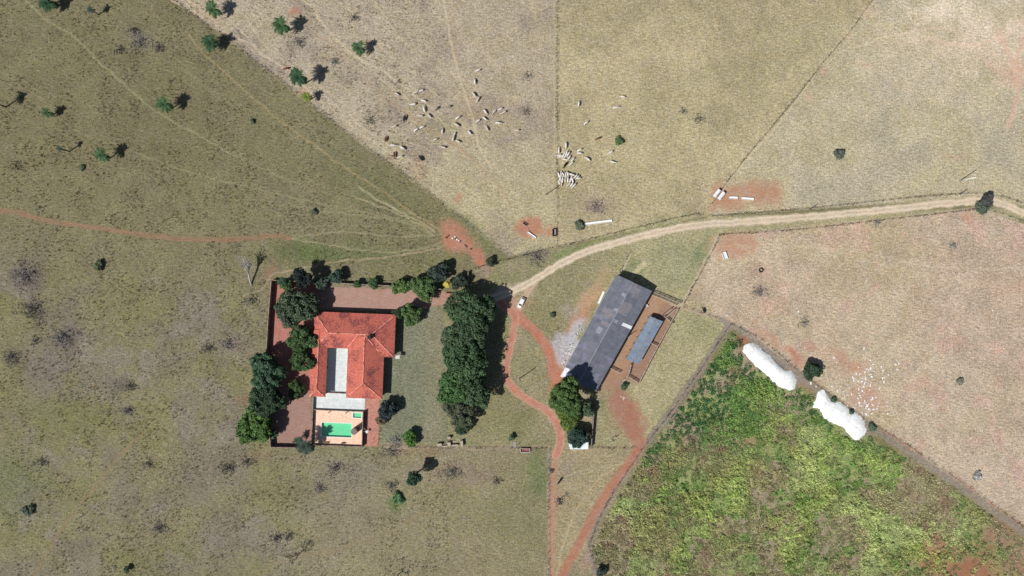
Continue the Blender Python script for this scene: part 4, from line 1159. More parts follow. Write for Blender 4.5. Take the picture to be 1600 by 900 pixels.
# ------------------------------------------------------------------ fences
post_me = MB().tube([(0, 0, -.2), (0, 0, 1.0), (0, 0, 1.38)], [.085, .08, .07], 7).mesh('post')
post_me.materials.append(M['post'])
thick_me = MB().tube([(0, 0, -.2), (0, 0, 1.2), (0, 0, 1.75)], [.16, .15, .14], 8).mesh('post')
thick_me.materials.append(M['post'])
def along(pts, step):
    out, acc = [], 0.0
    pts = [Vector(p) for p in pts]
    out.append(pts[0].copy())
    for a, b in zip(pts[:-1], pts[1:]):
        L = (b - a).length
        t = step - acc
        while t <= L:
            out.append(a.lerp(b, t / L)); t += step
        acc = (acc + L) % step
    return out
def wire_fence(label, pix, step=3.2, post=None, nw=4):
    pts = [P(*p) for p in pix]
    root = thing('wire_fence', label, 'fence', pts[0])
    o0 = pts[0]
    rel = [p - o0 for p in pts]
    ps = along(rel, step)
    rg = random.Random(len(label))
    for p in ps:
        put('post', post or post_me, None, root, p + Vector((rg.uniform(-.06, .06), rg.uniform(-.06, .06), 0)), (rg.uniform(-.05, .05), rg.uniform(-.05, .05), rg.uniform(0, 3)), (1, 1, rg.uniform(.9, 1.08)))
    for k in range(nw):
        MB().tube([p + Vector((.09, 0, .35 + k * .3)) for p in rel], .012, 3).build('wire', M['wire'], root)
    # rank weeds that survive under the wire
    n = int(sum((b - a).length for a, b in zip(rel[:-1], rel[1:])) * 5)
    rg2 = np.random.default_rng(len(label) * 7)
    seg = [(b - a).length for a, b in zip(rel[:-1], rel[1:])]
    ci = rg2.choice(len(seg), n, p=np.array(seg) / sum(seg))
    A = np.array([tuple(rel[i]) for i in ci]); B = np.array([tuple(rel[i + 1]) for i in ci])
    t = rg2.uniform(0, 1, (n, 1))
    C = A + (B - A) * t + np.concatenate([rg2.normal(0, .22, (n, 2)), rg2.uniform(.05, .45, (n, 1))], 1)
    keep = fbm(C[:, 0] + o0.x, C[:, 1] + o0.y, 4.0, 5, 2) > .45
    C = C[keep]; n = len(C)
    nr = rg2.normal(size=(n, 3)); nr[:, 2] = np.abs(nr[:, 2]) + .3; nr /= np.linalg.norm(nr, axis=1, keepdims=True)
    V, F = leaf_quads(C, nr, rg2.uniform(.12, .34, n), rg2, 1.8)
    cc = np.array([.10, .09, .055])[None] * rg2.uniform(.5, 1.5, (n, 1))
    g = put('weeds', np_mesh('weeds', V, F, cc, 'FACE'), M['leaf'], root)
    g['kind'] = 'stuff'
    return root
wire_fence('wire fence running diagonally from the top left down to the roadside junction', FENCE_DIAG)
wire_fence('straight wire fence running up through the cattle pastures to the top edge', [(870, -10), (870, 130), (870, 250), (870, 383)])
wire_fence('wire fence running diagonally up to the top right edge', [(1368, -8), (1330, 45), (1285, 98), (1248, 146), (1210, 192), (1165, 245), (1128, 294), (1112, 318)])
wire_fence('wire fence along the north side of the road between the feed bin and the junction', [(740, 420), (775, 409), (800, 404), (830, 396), (870, 385), (905, 378), (960, 364), (1010, 352), (1050, 342), (1085, 335), (1100, 335)])
wire_fence('wire fence along the north side of the gravel road on the right', [(1112, 338), (1160, 334), (1240, 328), (1340, 318), (1440, 307), (1520, 302), (1570, 308), (1610, 322)])
wire_fence('wire fence along the south side of the gravel road on the right', [(1128, 366), (1180, 364), (1260, 358), (1360, 346), (1450, 336), (1525, 327), (1560, 332), (1610, 350)])
wire_fence('wire fence from the road bend down to the corral', [(1125, 367), (1105, 405), (1085, 442), (1068, 474)])
wire_fence('wire fence along the left edge of the overgrown green plot', STRIP1)
wire_fence('wire fence along the upper right edge of the overgrown green plot', [(1143, 506), (1190, 530), (1250, 582), (1340, 648), (1420, 697), (1500, 752), (1610, 830)])
wire_fence('wire fence south of the lawn, ending at the red feed bin', [(598, 697), (690, 700), (760, 700), (856, 700)])
wire_fence('wire fence from the small white shed to the red track', [(920, 699), (960, 700), (996, 699)])
wire_fence('wire fence beside the southern track down to the bottom edge', [(858, 702), (857, 760), (857, 840), (858, 910)])
wire_fence('short wire fence from the barn corner to the gravel road', [(984, 395), (976, 410), (968, 426)])
wire_fence('short wire fence linking corral corner and the green plot', [(1068, 480), (1100, 491), (1130, 500)])

# plank-built corral next to the barn
plank_cache = {}
def rail_fence(label, pix, h=1.6, step=2.4, mat='rail', nr=4, pr=.11):
    pts = [P(*p) for p in pix]
    root = thing('corral_fence', label, 'fence', pts[0])
    rel = [p - pts[0] for p in pts]
    rg = random.Random(len(label) * 3)
    pm = MB().tube([(0, 0, -.2), (0, 0, h + .15)], [pr, pr * .9], 7).mesh('post'); pm.materials.append(M[mat])
    for a, b in zip(rel[:-1], rel[1:]):
        L = (b - a).length
        n = max(1, round(L / step))
        ang = math.atan2(b.y - a.y, b.x - a.x)
        for i in range(n + (b == rel[-1])):
            put('post', pm, None, root, a.lerp(b, i / n))
        key = round(L / n, 2)
        bm = MB().box((L / n / 2, 0, 0), (L / n - .02, .05, .16)).mesh('rail'); bm.materials.append(M[mat])
        for i in range(n):
            p = a.lerp(b, i / n)
            off = Vector((-math.sin(ang), math.cos(ang), 0)) * (pr + .03)
            for k in range(nr):
                put('rail', bm, None, root, p + off + Vector((0, 0, .3 + k * (h - .3) / (nr - 1))), (0, rg.uniform(-.012, .012), ang))
        cap = MB().box((0, 0, 0), (L, .24, .05)).mesh('cap_rail'); cap.materials.append(M['rail'])
        put('cap_rail', cap, None, root, a.lerp(b, .5) + Vector((0, 0, h + .18)), (0, 0, ang))
    return root
rail_fence('weathered plank fence closing the north end of the corral', [(1018, 461), (1036, 468), (1056, 477)])
rail_fence('pale plank fence along the east side of the corral', [(1058, 483), (1040, 516), (1028, 538), (1012, 568), (997, 598)])
rail_fence('dark short plank fence at the south end of the narrow pen', [(981, 588), (997, 598)], mat='post')
rail_fence('short plank fence on the west side of the narrow pen below the blue roofed shed', [(985, 569), (981, 585), (970, 598)])
rail_fence('plank partition crossing the corral beside the top of the blue roofed shed', [(1036, 494), (1050, 506)])
rail_fence('plank partition crossing the pen halfway along the blue roofed shed', [(1016, 536), (1027, 541)], mat='post')
rail_fence('plank chute side, left of two near the corral corner', [(1036, 492), (1048, 482)], mat='post', nr=3)
rail_fence('plank chute side, right of two near the corral corner', [(1040, 495), (1053, 483)], mat='post', nr=3)
rail_fence('red brown plank gate between the barn corner and the corral yard', [(953, 575), (968, 582)], mat='rust')
rail_fence('outer plank fence doubling the north side of the corral', [(1020, 457), (1044, 467), (1062, 474)], mat='post', h=1.8)

# ------------------------------------------------------------------ masonry walls
def wall_line(label, pts, h, th=.2, mat='garden_wall', cap='coping', name='garden_wall', z0=-.2, lvl=0):
    W_ = [Vector((p.x, p.y, 0)) for p in pts]
    root = thing(name, label, 'wall', W_[0])
    root['kind'] = 'thing'
    rel = [p - W_[0] for p in W_]
    for i, (a, b) in enumerate(zip(rel[:-1], rel[1:])):
        L = (b - a).length; ang = math.atan2(b.y - a.y, b.x - a.x)
        m_ = a.lerp(b, .5)
        n = max(1, int(L / 3.0))
        MB().box((0, 0, (h + z0) / 2), (L - (th if i else 0), th, h - z0)).build('wall_panel', M[mat], root, m_, (0, 0, ang))
        pl = MB().box((0, 0, (h + z0) / 2 + .01), (th + .08, th + .08, h - z0 + .02)).mesh('pillar'); pl.materials.append(M[mat])
        for k in range(n + 1):
            put('pillar', pl, None, root, a.lerp(b, k / n), (0, 0, ang))
        MB().box((0, 0, h + .05), (L + .1, th + .1, .05)).build('coping', M[cap], root, m_, (0, 0, ang))
    return root
wall_line('stained wall along the west side of the house garden', [P(427, 438), P(422, 500), P(418.5, 560), P(421, 640), P(426, 697)], 2.3, mat='garden_wall', cap='garden_wall')
wall_line('stained wall along the north side of the house garden', [P(428, 438), P(520, 442), P(615, 447), P(690, 452)], 2.0, mat='garden_wall', cap='garden_wall')
wall_line('stained wall closing the south side of the garden beside the pool', [P(427, 697), P(455, 697.5), P(488, 697.5)], 2.2, mat='garden_wall', cap='garden_wall')
wall_line('low rusty red bar wall at the driveway gate', [P(697, 458), P(719, 460)], .9, mat='rust', cap='rust')
wall_line('dark wall running north from the small white roofed shed', [P(923, 697), P(926, 655), P(929, 632)], 2.0, mat='garden_wall', cap='garden_wall')
wall_line('dark hedge wall at the driveway entrance near the yellow tree', [P(731, 447), P(732, 425)], 1.8, mat='garden_wall', cap='garden_wall')

# ------------------------------------------------------------------ house
EAVE = 3.8
hroot = thing('tiled_house', 'large U shaped farmhouse with a red terracotta tile hip roof around a pale courtyard', 'house', HW(0, 0, 0, 0))
O = Vector(hroot.location)
PX = S * (H - EAVE) / H
RT = 2.45
WINGS = [  # u0,u1,v0,v1, and slope run lengths in px (W,E,N,S) up to full ridge height; None = open
    (-64, 63, -66, -10, 26, 35, 32, 24), (5, 63, -66, 1, 60, 35, 32, 35), (-10, 47, -34, 67, 28, 29, None, 26), (-67, -42, -38, 67, 24, 24, None, 22)]
def roof_z(u, v):
    best = -1.0
    for u0, u1, v0, v1, a, b_, c, d in WINGS:
        if u < u0 - 1e-6 or u > u1 + 1e-6 or v < v0 - 1e-6 or v > v1 + 1e-6: continue
        z = RT
        z = min(z, (u - u0) / a * RT, (u1 - u) / b_ * RT)
        if c: z = min(z, (v - v0) / c * RT)
        if d: z = min(z, (v1 - v) / d * RT)
        best = max(best, z)
    if best >= 0 and (u + 64) + (v + 66) < 9: return -1.0
    return best
def mk_roof():
    V, F, UV = [], [], []
    ids = {}
    def vid(u, v, dz=0):
        k = (u, v, dz)
        if k not in ids:
            w_ = HW(u, v, 0, EAVE) - O
            ids[k] = len(V); V.append((w_.x, w_.y, EAVE + max(0, roof_z(u, v)) + dz))
        return ids[k]
    cells = set()
    for i in range(-67, 63):
        for j in range(-66, 67):
            q = [(i, j), (i + 1, j), (i + 1, j + 1), (i, j + 1)]
            if min(roof_z(*p) for p in q) < 0 or roof_z(i + .5, j + .5) < 0: continue
            cells.add((i, j))
            z = [roof_z(*p) for p in q]; zc = roof_z(i + .5, j + .5)
            # image v grows downward, so (i,j)->(i,j+1)->... is counter-clockwise in world
            order = [0, 3, 2, 1]
            if abs((z[0] + z[2]) / 2 - zc) < abs((z[1] + z[3]) / 2 - zc): tris = [(0, 3, 2), (0, 2, 1)]
            else: tris = [(0, 3, 1), (3, 2, 1)]
            for t in tris:
                F.append(tuple(vid(*q[k]) for k in t))
                # gradient of this triangle -> tile rows follow the slope
                (x0, y0), (x1, y1), (x2, y2) = (q[k] for k in t)
                a0, a1, a2 = (z[k] for k in t)
                det = (x1 - x0) * (y2 - y0) - (x2 - x0) * (y1 - y0)
                gu = ((a1 - a0) * (y2 - y0) - (a2 - a0) * (y1 - y0)) / det
                gv = ((x1 - x0) * (a2 - a0) - (x2 - x0) * (a1 - a0)) / det
                for k in t:
                    uu, vv = q[k]
                    if abs(gu) > abs(gv): UV.append((vv * S, uu * S))
                    else: UV.append((uu * S, vv * S))
    nu = len(F)
    for (i, j) in cells:
        q = [(i, j), (i + 1, j), (i + 1, j + 1), (i, j + 1)]
        F.append(tuple(vid(*p, -.14) for p in q)); UV += [(0, 0)] * 4
        for (di, dj, a, b_) in ((0, -1, 0, 1), (1, 0, 1, 2), (0, 1, 2, 3), (-1, 0, 3, 0)):
            if (i + di, j + dj) not in cells:
                F.append((vid(*q[a]), vid(*q[b_]), vid(*q[b_], -.14), vid(*q[a], -.14))); UV += [(0, 0)] * 4
    me = bpy.data.meshes.new('roof')
    me.from_pydata(V, [], F)
    uvl = me.uv_layers.new(name='tiles')
    uvl.data.foreach_set('uv', np.array(UV, dtype=np.float32).ravel())
    me.update()
    return me
roof = put('roof', mk_roof(), M['tile'], hroot)
def rz(u, v): return EAVE + max(0, roof_z(u, v))
def ridge(pts):
    mb = MB()
    w_ = []
    for (u, v), (u2, v2) in zip(pts[:-1], pts[1:]):
        n = max(2, int(max(abs(u2 - u), abs(v2 - v)) / 4))
        for i in range(n + 1):
            t = i / n
            a, b_ = u + (u2 - u) * t, v + (v2 - v) * t
            p = HW(a, b_, 0, EAVE) - O
            w_.append((p.x, p.y, rz(round(a), round(b_)) * .0 + rz(a, b_) + .03))
    mb.tube(w_, .17, 6)
    mb.build('ridge_cap', M['cap'], roof, smooth=True)
for r_ in ([(-38, -34), (17, -34), (28, -34)], [(-38, -34), (-61, -61)], [(-38, -34), (-51, -20)], [(28, -34), (63, -66)], [(28, -34), (62, 0)],
           [(18, -33), (18, 41)], [(18, 41), (-10, 67)], [(18, 41), (47, 67)], [(18, -33), (47, 1)], [(8, -34), (-10, -12)],
           [(-54.5, -22), (-54.5, 55)], [(-54.5, 55), (-67, 67)], [(-54.5, 55), (-42, 67)]):
    ridge(r_)
# chimney and a small vent
c = HW(26, -30, 0, EAVE) - O
ch = MB().box((c.x, c.y, EAVE + RT + .35), (1.0, 1.2, 1.9)).build('chimney', M['tank'], roof)
MB().box((c.x, c.y, EAVE + RT + 1.36), (1.25, 1.45, .12)).build('chimney_cap', M['black'], roof)
# walls with windows and doors
def hbox(u0, u1, v0, v1, z0, z1):
    pts = [HW(*p, 0, EAVE) - O for p in ((u0, v0), (u1, v0), (u1, v1), (u0, v1))]
    return MB().prism([(p.x, p.y) for p in pts], z0, z1)
for k, (u0, u1, v0, v1) in enumerate(((-61.5, 60.5, -63, -13), (9, 60.8, -40, -1.6), (-7, 44, -20, 64), (-64, -45, -20, 64.4))):
    hbox(u0, u1, v0, v1, -.1, EAVE - .02 - .01 * k).build('wall', M['wall'], hroot)
def opening(u, v, n_uv, wdt, z0, z1, door=False):
    p = HW(u, v, 0, EAVE) - O
    q = HW(u + n_uv[0], v + n_uv[1], 0, EAVE) - O
    ang = math.atan2(q.y - p.y, q.x - p.x) + math.pi / 2
    f = MB().box((0, 0, (z0 + z1) / 2), (wdt + .16, .14, z1 - z0 + .16)).build('door' if door else 'window', M['white'] if not door else M['wood'], hroot, (p.x, p.y, 0), (0, 0, ang))
    if door:
        MB().box((wdt * .35, -.1, 1.05), (.05, .08, .14)).build('handle', M['metal'], f)
    else:
        for s_ in (-1, 1):
            MB().box((s_ * wdt * .25, 0, (z0 + z1) / 2), (wdt * .46, .18, z1 - z0 - .06)).build('pane', M['glass'], f)
        MB().box((0, -.12, z0 - .12), (wdt + .4, .2, .07)).build('sill', M['coping'], f)
for u in (-48, -30, -12, 8, 26, 46): opening(u, -63.1, (0, -1), 1.4, 1.0, 2.2)
for v in (-55, -42, -28, -14): opening(60.9, v, (1, 0), 1.3, 1.0, 2.2)
for v in (12, 28, 44): opening(44.1, v, (1, 0), 1.5, 1.0, 2.2)
for v in (-40, -20, 5, 25, 45): opening(-64.1 if v > -21 else -61.6, v, (-1, 0), 1.2, 1.0, 2.1)
for v in (5, 40): opening(-7.1, v, (-1, 0), 1.4, 1.0, 2.2)
opening(-7.1, 22, (-1, 0), 1.0, 0, 2.1, True); opening(-44.9, 22, (1, 0), 1.0, 0, 2.1, True)
opening(-26, -12.9, (0, 1), 1.8, 0, 2.2, True); opening(18, 64.1, (0, 1), 1.6, 0, 2.2, True); opening(-2, -63.1, (0, -1), 1.2, 0, 2.2, True)
# little concrete hood and step on the east side
MB().box((0, 0, 2.5), (1.6, 1.3, .1)).build('porch_hood', M['wall'], hroot, HW(70, -1, 0, 0) - O)
for s_ in (-.6, .6):
    MB().tube([(0, 0, -.05), (0, 0, 2.45)], .07, 6).build('porch_post', M['white'], hroot, HW(70, -1, 0, 0) - O + Vector((.65, s_ * .8, 0)))

# ---- courtyard, terrace and pool deck (flat paving)
def hpave(name, u0, u1, v0, v1, z, mat, holes=None, th=.12):
    cells = [(u0, u1, v0, v1)]
    for (a, b_, c_, d) in (holes or []):
        nc = []
        for (x0, x1, y0, y1) in cells:
            if a >= x1 or b_ <= x0 or c_ >= y1 or d <= y0: nc.append((x0, x1, y0, y1)); continue
            if y0 < c_: nc.append((x0, x1, y0, c_))
            if d < y1: nc.append((x0, x1, d, y1))
            m0, m1 = max(y0, c_), min(y1, d)
            if x0 < a: nc.append((x0, a, m0, m1))
            if b_ < x1: nc.append((b_, x1, m0, m1))
        cells = nc
    mb = MB()
    for (x0, x1, y0, y1) in cells:
        pts = [HW(*p, 0, 0) for p in ((x0, y0), (x1, y0), (x1, y1), (x0, y1))]
        b0 = len(mb.v)
        mb.prism([(p.x, p.y) for p in pts], z - th, z)
    o = mb.build(name, M[mat]); o['kind'] = 'structure'; return o
hpave('courtyard_paving', -43.5, -7.5, -14, 59, .06, 'concrete')
hpave('terrace_paving', -58.6, 20, 60.2, 86.2, .065, 'concrete')
DECKH = [(-46, 1, 107, 128.5), (2.5, 15.5, 90, 97.5)]
hpave('pool_deck', -58.4, 18.6, 87.4, 140.6, .08, 'deck', DECKH, .3)
hpave('brick_path', 20.6, 43, 66, 141, .03, 'brickpath')
hpave('side_path', 62, 75, -6, 66, .025, 'brickpath') if False else None
wall_line('parapet wall around the west side of the pool deck and terrace', [HW(-59.5, 62), HW(-59.5, 100), HW(-59.5, 141.4)], 1.25, th=.16, mat='garden_wall', cap='garden_wall')
wall_line('parapet wall along the south side of the pool deck', [HW(-59, 141.6), HW(19, 141.6)], 1.0, th=.16, mat='garden_wall', cap='garden_wall')
wall_line('parapet wall along the east side of the pool deck', [HW(19.4, 87), HW(19.4, 141.2)], 2.0, th=.16, mat='garden_wall', cap='garden_wall')
wall_line('parapet wall between the upper terrace and the pool deck', [HW(-59, 86.8), HW(19, 86.8)], .95, th=.14, mat='garden_wall', cap='garden_wall')
wall_line('low parapet wall across the open end of the courtyard', [HW(-41.5, 59.6), HW(-10.5, 59.6)], .8, th=.14, mat='garden_wall', cap='garden_wall')

def pool(name, label, u0, u1, v0, v1, depth, wl):
    root = thing(name, label, 'swimming pool', HW(u0, v0))
    o = Vector(root.location)
    def pts(a, b_, c_, d): return [((HW(*p) - o).x, (HW(*p) - o).y) for p in ((a, c_), (b_, c_), (b_, d), (a, d))]
    t = .8
    shell = MB()
    shell.prism(pts(u0 - t, u0, v0 - t, v1 + t), -depth, .04)
    shell.prism(pts(u1, u1 + t, v0 - t, v1 + t), -depth, .04)
    shell.prism(pts(u0, u1, v0 - t, v0), -depth, .04)
    shell.prism(pts(u0, u1, v1, v1 + t), -depth, .04)
    shell.prism(pts(u0 - t, u1 + t, v0 - t, v1 + t), -depth - .15, -depth)
    shell.build('basin', M['teal'], root)
    MB().prism(pts(u0, u1, v0, v1), -depth + .02, wl).build('water', M['water'], root)
    for a, b_, c_, d in ((u0 - 1.4, u1 + 1.4, v0 - 1.4, v0 + .1), (u0 - 1.4, u1 + 1.4, v1 - .1, v1 + 1.4), (u0 - 1.4, u0 + .1, v0 + .1, v1 - .1), (u1 - .1, u1 + 1.4, v0 + .1, v1 - .1)):
        MB().prism(pts(a, b_, c_, d), .0, .13).build('coping', M['coping'], root)
pool('swimming_pool', 'rectangular swimming pool of bright green water on the pale deck', -46, 1, 107, 128.5, 1.5, -.75)
pool('wading_pool', 'tiny green edged paddling pool in the northeast corner of the pool deck', 2.5, 15.5, 90, 97.5, .6, -.38)
# water tank tower on the deck
tp = P(553, 674.5, 4.1)
tk = thing('water_tank', 'tall brown round water tank beside the pool with a long shadow', 'water tank', (tp.x, tp.y, 0))
MB().ring([(1.16, -.1), (1.16, 3.7), (1.2, 3.72), (1.2, 3.85)], 28).build('tank_body', M['tank'], tk, smooth=False)
MB().ring([(1.22, 3.86), (1.22, 4.0), (1.0, 4.1), (.3, 4.14)], 28).build('lid', M['tanktop'], tk)
MB().tube([(1.22, .0, 0), (1.22, .0, 3.9)], .05, 6).build('pipe', M['metal'], tk)
# deck benches
for lab, u in (('slim dark bench against the south parapet of the pool deck, left of two', -36), ('slim dark bench against the south parapet of the pool deck, right of two', -11)):
    p = HW(u, 137.6)
    b = thing('bench', lab, 'bench', (p.x, p.y, .08), -HT)
    for k in range(3): MB().box((0, (k - 1) * .14, .45), (1.5, .12, .04)).build('slat', M['wood'], b)
    for s_ in (-.6, .6): MB().box((s_, 0, .215), (.08, .38, .43)).build('leg', M['black'], b)
# terrace posts seen as dots between terrace and deck
for lab, u in (('slender dark post between terrace and deck, left of two', -35), ('slender dark post between terrace and deck, right of two', -8)):
    p = HW(u, 90); tag(MB().tube([(0, 0, 0), (0, 0, 1.0), (0, 0, 1.05)], [.16, .14, .2], 8).build('deck_post', M['black'], None, (p.x, p.y, .08)), lab, 'post')
# rotary clothes line on the path
p = P(573, 672)
cl = thing('clothes_line', 'white folding clothes line on the brick path east of the pool', 'clothes line', (p.x, p.y, .04), .5)
MB().tube([(0, 0, 0), (0, 0, 1.5)], .05, 6).build('pole', M['white'], cl)
for k in range(4):
    MB().tube([(0, 0, 1.2), (math.cos(k * 1.571) * .9, math.sin(k * 1.571) * 1.3, 1.5)], .04, 5).build('arm', M['white'], cl)
MB().box((0.1, -.5, 1.35), (.9, .8, .02)).build('sheet', M['white'], cl)

# ------------------------------------------------------------------ long barn
def lerp2(a, b, t): return Vector(a).lerp(Vector(b), t)
def sheet_mesh(p00, p10, p11, p01, waves=5, amp=.045):
    n = waves * 2
    nrm = (p10 - p00).cross(p01 - p00).normalized()
    if nrm.z < 0: nrm = -nrm
    V, F = [], []
    for i in range(n + 1):
        t = i / n
        z = nrm * (amp if i % 2 else -amp)
        V += [tuple(p00.lerp(p10, t) + z), tuple(p01.lerp(p11, t) + z)]
    for i in range(n):
        a = i * 2
        F.append((a, a + 2, a + 3, a + 1))
    me = bpy.data.meshes.new('roof_sheet'); me.from_pydata(V, [], F); me.update()
    return me
def sheet_roof(root, e0, e1, r0, r1, cols, rows, pick, seed):
    """e0->e1 eave line, r0->r1 ridge line (world); sheets laid in rows"""
    rg = random.Random(seed)
    o = Vector(root.location)
    for j in range(rows):
        for i in range(cols):
            a, b = i / cols, (i + 1) / cols + .12 / cols
            c, d = j / rows, (j + 1) / rows + (.10 / rows if j < rows - 1 else 0)
            lift = Vector((0, 0, .035 * 0 + rg.uniform(-.008, .012)))
            low = Vector((0, 0, .045))
            q = lambda s, t: e0.lerp(e1, s).lerp(r0.lerp(r1, s), t)
            p00, p10, p11, p01 = q(a, c) + low, q(b, c) + low, q(b, d), q(a, d)
            cen = (p00 + p11) / 2
            k = H / (H - cen.z)
            px, py = 800 + cen.x * k / S, 450 - cen.y * k / S
            m_ = pick(px, py, i, j, rg)
            if m_ is None: continue
            me = sheet_mesh(*(p + lift - o for p in (p00, p10, p11, p01)))
            me.materials.append(M[m_])
            put('roof_sheet', me, None, root)
A, B = P(963, 429.5, 4.0), P(1019, 454.5, 4.0)
C_, D_ = P(932, 611, 4.0), P(875.5, 588, 4.0)
R0, R1 = P(989.5, 441.5, 5.9), P(903, 600, 5.9)
barn = thing('long_barn', 'long grey corrugated roof barn with patched sheets, tree shade on its south end', 'barn', ((A + C_) / 2).to_2d().to_3d())
LIGHTS = [(976, 482, 11, 'sheet_warm'), (990, 452, 9, 'sheet_warm'), (950, 490, 9, 'sheet_warm'), (936, 495, 6, 'sheet_violet'), (962, 502, 5, 'sheet_pale'),
          (973, 505, 4, 'sheet_white'), (980, 508, 4, 'sheet_white'), (935, 515, 4, 'sheet_pale'), (966, 486, 5, 'sheet_pale'), (986, 478, 5, 'sheet_violet'),
          (884, 586, 9, 'sheet_white'), (878, 590, 6, 'sheet_white'), (892, 592, 5, 'sheet_white'), (880, 580, 6, 'sheet_white'), (958, 534, 4, 'sheet_b'),
          (947, 505, 5, 'sheet_warm'), (975, 460, 4, 'sheet_pale'), (995, 460, 5, 'sheet_warm')]
def barn_pick(px, py, i, j, rg):
    for x, y, r_, m_ in LIGHTS:
        if (px - x) ** 2 + (py - y) ** 2 < r_ * r_: return m_
    along_ = (py - 430) * .88 - (px - 963) * .48
    if along_ > 118 + rg.uniform(-3, 3): return rg.choice(['sheet_b', 'sheet_violet', 'sheet_b', 'sheet_b'])
    return rg.choice(['sheet_a', 'sheet_a', 'sheet_b', 'sheet_c', 'sheet_a', 'sheet_c'])
sheet_roof(barn, D_, A, R1, R0, 34, 4, barn_pick, 1)
sheet_roof(barn, B, C_, R0, R1, 34, 4, barn_pick, 2)
bo = Vector(barn.location)
MB().tube([R0 - bo + Vector((0, 0, .05)), R1 - bo + Vector((0, 0, .05))], .16, 6).build('ridge_cap', M['sheet_pale'], barn)
def shrink(p, c, k): return p + (c - p).normalized() * k
cen = (A + B + C_ + D_) / 4
cor = [shrink(q, cen, 1.2) for q in (A, B, C_, D_)]
for i in range(4):
    a, b = cor[i], cor[(i + 1) % 4]
    L = (b - a).length; ang = math.atan2(b.y - a.y, b.x - a.x)
    hgt = 1.2 if i in (1, ) else 3.6
    MB().box((0, 0, hgt / 2 - .1), (L - .3, .2, hgt)).build('wall', M['wall'], barn, ((a + b) / 2).to_2d().to_3d() - bo.to_2d().to_3d(), (0, 0, ang))
    if i in (1, 3):
        for k in range(9):
            p = a.lerp(b, k / 8)
            MB().box((0, 0, 1.9), (.3, .3, 3.96)).build('post', M['wall'], barn, (p.x - bo.x, p.y - bo.y, 0), (0, 0, ang))
    if i == 3:
        for k in range(7):
            p = a.lerp(b, (k + .5) / 8)
            f = MB().box((0, -.0, 2.3), (1.6, .26, 1.1)).build('window', M['white'], barn, (p.x - bo.x, p.y - bo.y, 0), (0, 0, ang))
            MB().box((0, 0, 2.3), (1.4, .3, .9)).build('pane', M['glass'], f)
for k in range(9):   # roof trusses under the sheets
    t = (k + .5) / 9
    e = A.lerp(D_, t) - bo; r_ = R0.lerp(R1, t) - bo; g = B.lerp(C_, t) - bo
    e.z = 3.85; g.z = 3.85; r_.z = 5.7
    MB().tube([e, r_, g], .08, 4).tube([e, g], .07, 4).build('truss', M['wood'], barn)

# blue-grey lean shed in the corral
sa, sb = P(1015, 494.5, 2.8), P(1036, 502, 2.8)
sc_, sd_ = P(999, 568, 2.8), P(978, 561, 2.8)
sr0, sr1 = P(1025, 498, 3.3), P(988, 565, 3.3)
shed = thing('corral_shed', 'narrow shed with bluish sheet roof inside the corral beside the barn', 'shed', ((sa + sc_) / 2).to_2d().to_3d())
so = Vector(shed.location)
def shed_pick(px, py, i, j, rg):
    t = (py - 495) / 70
    return rg.choice(['sheet_blue', 'sheet_bluegrey', 'sheet_blue']) if j == 0 or rg.random() < .4 else rg.choice(['sheet_bluegrey', 'sheet_violet', 'sheet_bluegrey'])
sheet_roof(shed, sd_, sa, sr1, sr0, 17, 1, shed_pick, 3)
sheet_roof(shed, sb, sc_, sr0, sr1, 17, 1, shed_pick, 4)
for t in range(7):
    for a, b in ((sa, sd_), (sb, sc_)):
        p = a.lerp(b, .03 + t * .155)
        MB().tube([(0, 0, -.1), (0, 0, 2.8)], .1, 6).build('post', M['post'], shed, (p.x - so.x, p.y - so.y, 0))
for a, b in ((sa, sd_), (sb, sc_), (sr0, sr1)):
    MB().tube([a - so - Vector((0, 0, .1)), b - so - Vector((0, 0, .1))], .06, 4).build('beam', M['wood'], shed)
a, b = sa.lerp(sb, .3), sd_.lerp(sc_, .3)
MB().tube([Vector((a.x - so.x, a.y - so.y, .5)), Vector((b.x - so.x, b.y - so.y, .5))], .25, 6).build('manger', M['concrete'], shed)

# small white-roofed shed by the southern fence
q = [P(888, 691, 2.4), P(919, 691, 2.4), P(919, 702, 2.4), P(890.5, 702, 2.4)]
ws = thing('small_shed', 'small shed with white and teal stained sheet roof south of the barn trees', 'shed', ((q[0] + q[2]) / 2).to_2d().to_3d())
wo_ = Vector(ws.location)
for v_ in (q[0], q[1]): v_.z = 2.8
for i in range(7):
    a, b = q[3].lerp(q[2], i / 7), q[3].lerp(q[2], (i + 1.08) / 7)
    c, d = q[0].lerp(q[1], (i + 1.08) / 7), q[0].lerp(q[1], i / 7)
    me = sheet_mesh(*(x - wo_ + Vector((0, 0, .01 * (i % 2))) for x in (a, b, c, d))); me.materials.append(M['teal']); put('roof_sheet', me, None, ws)
cc_ = sum(((x - wo_) for x in q), Vector()) / 4
for i in range(4):
    a, b = q[i] - wo_, q[(i + 1) % 4] - wo_
    a = a.lerp(cc_, .08); b = b.lerp(cc_, .08)
    ang = math.atan2(b.y - a.y, b.x - a.x)
    w_ = MB().box((0, 0, 1.15), ((b - a).to_2d().length - .1, .15, 2.4)).build('wall', M['wall'], ws, (((a + b) / 2).x, ((a + b) / 2).y, 0), (0, 0, ang))
    if i == 2:
        MB().box((0, -.02, 1.0), (.9, .2, 2.0)).build('door', M['wood'], w_)

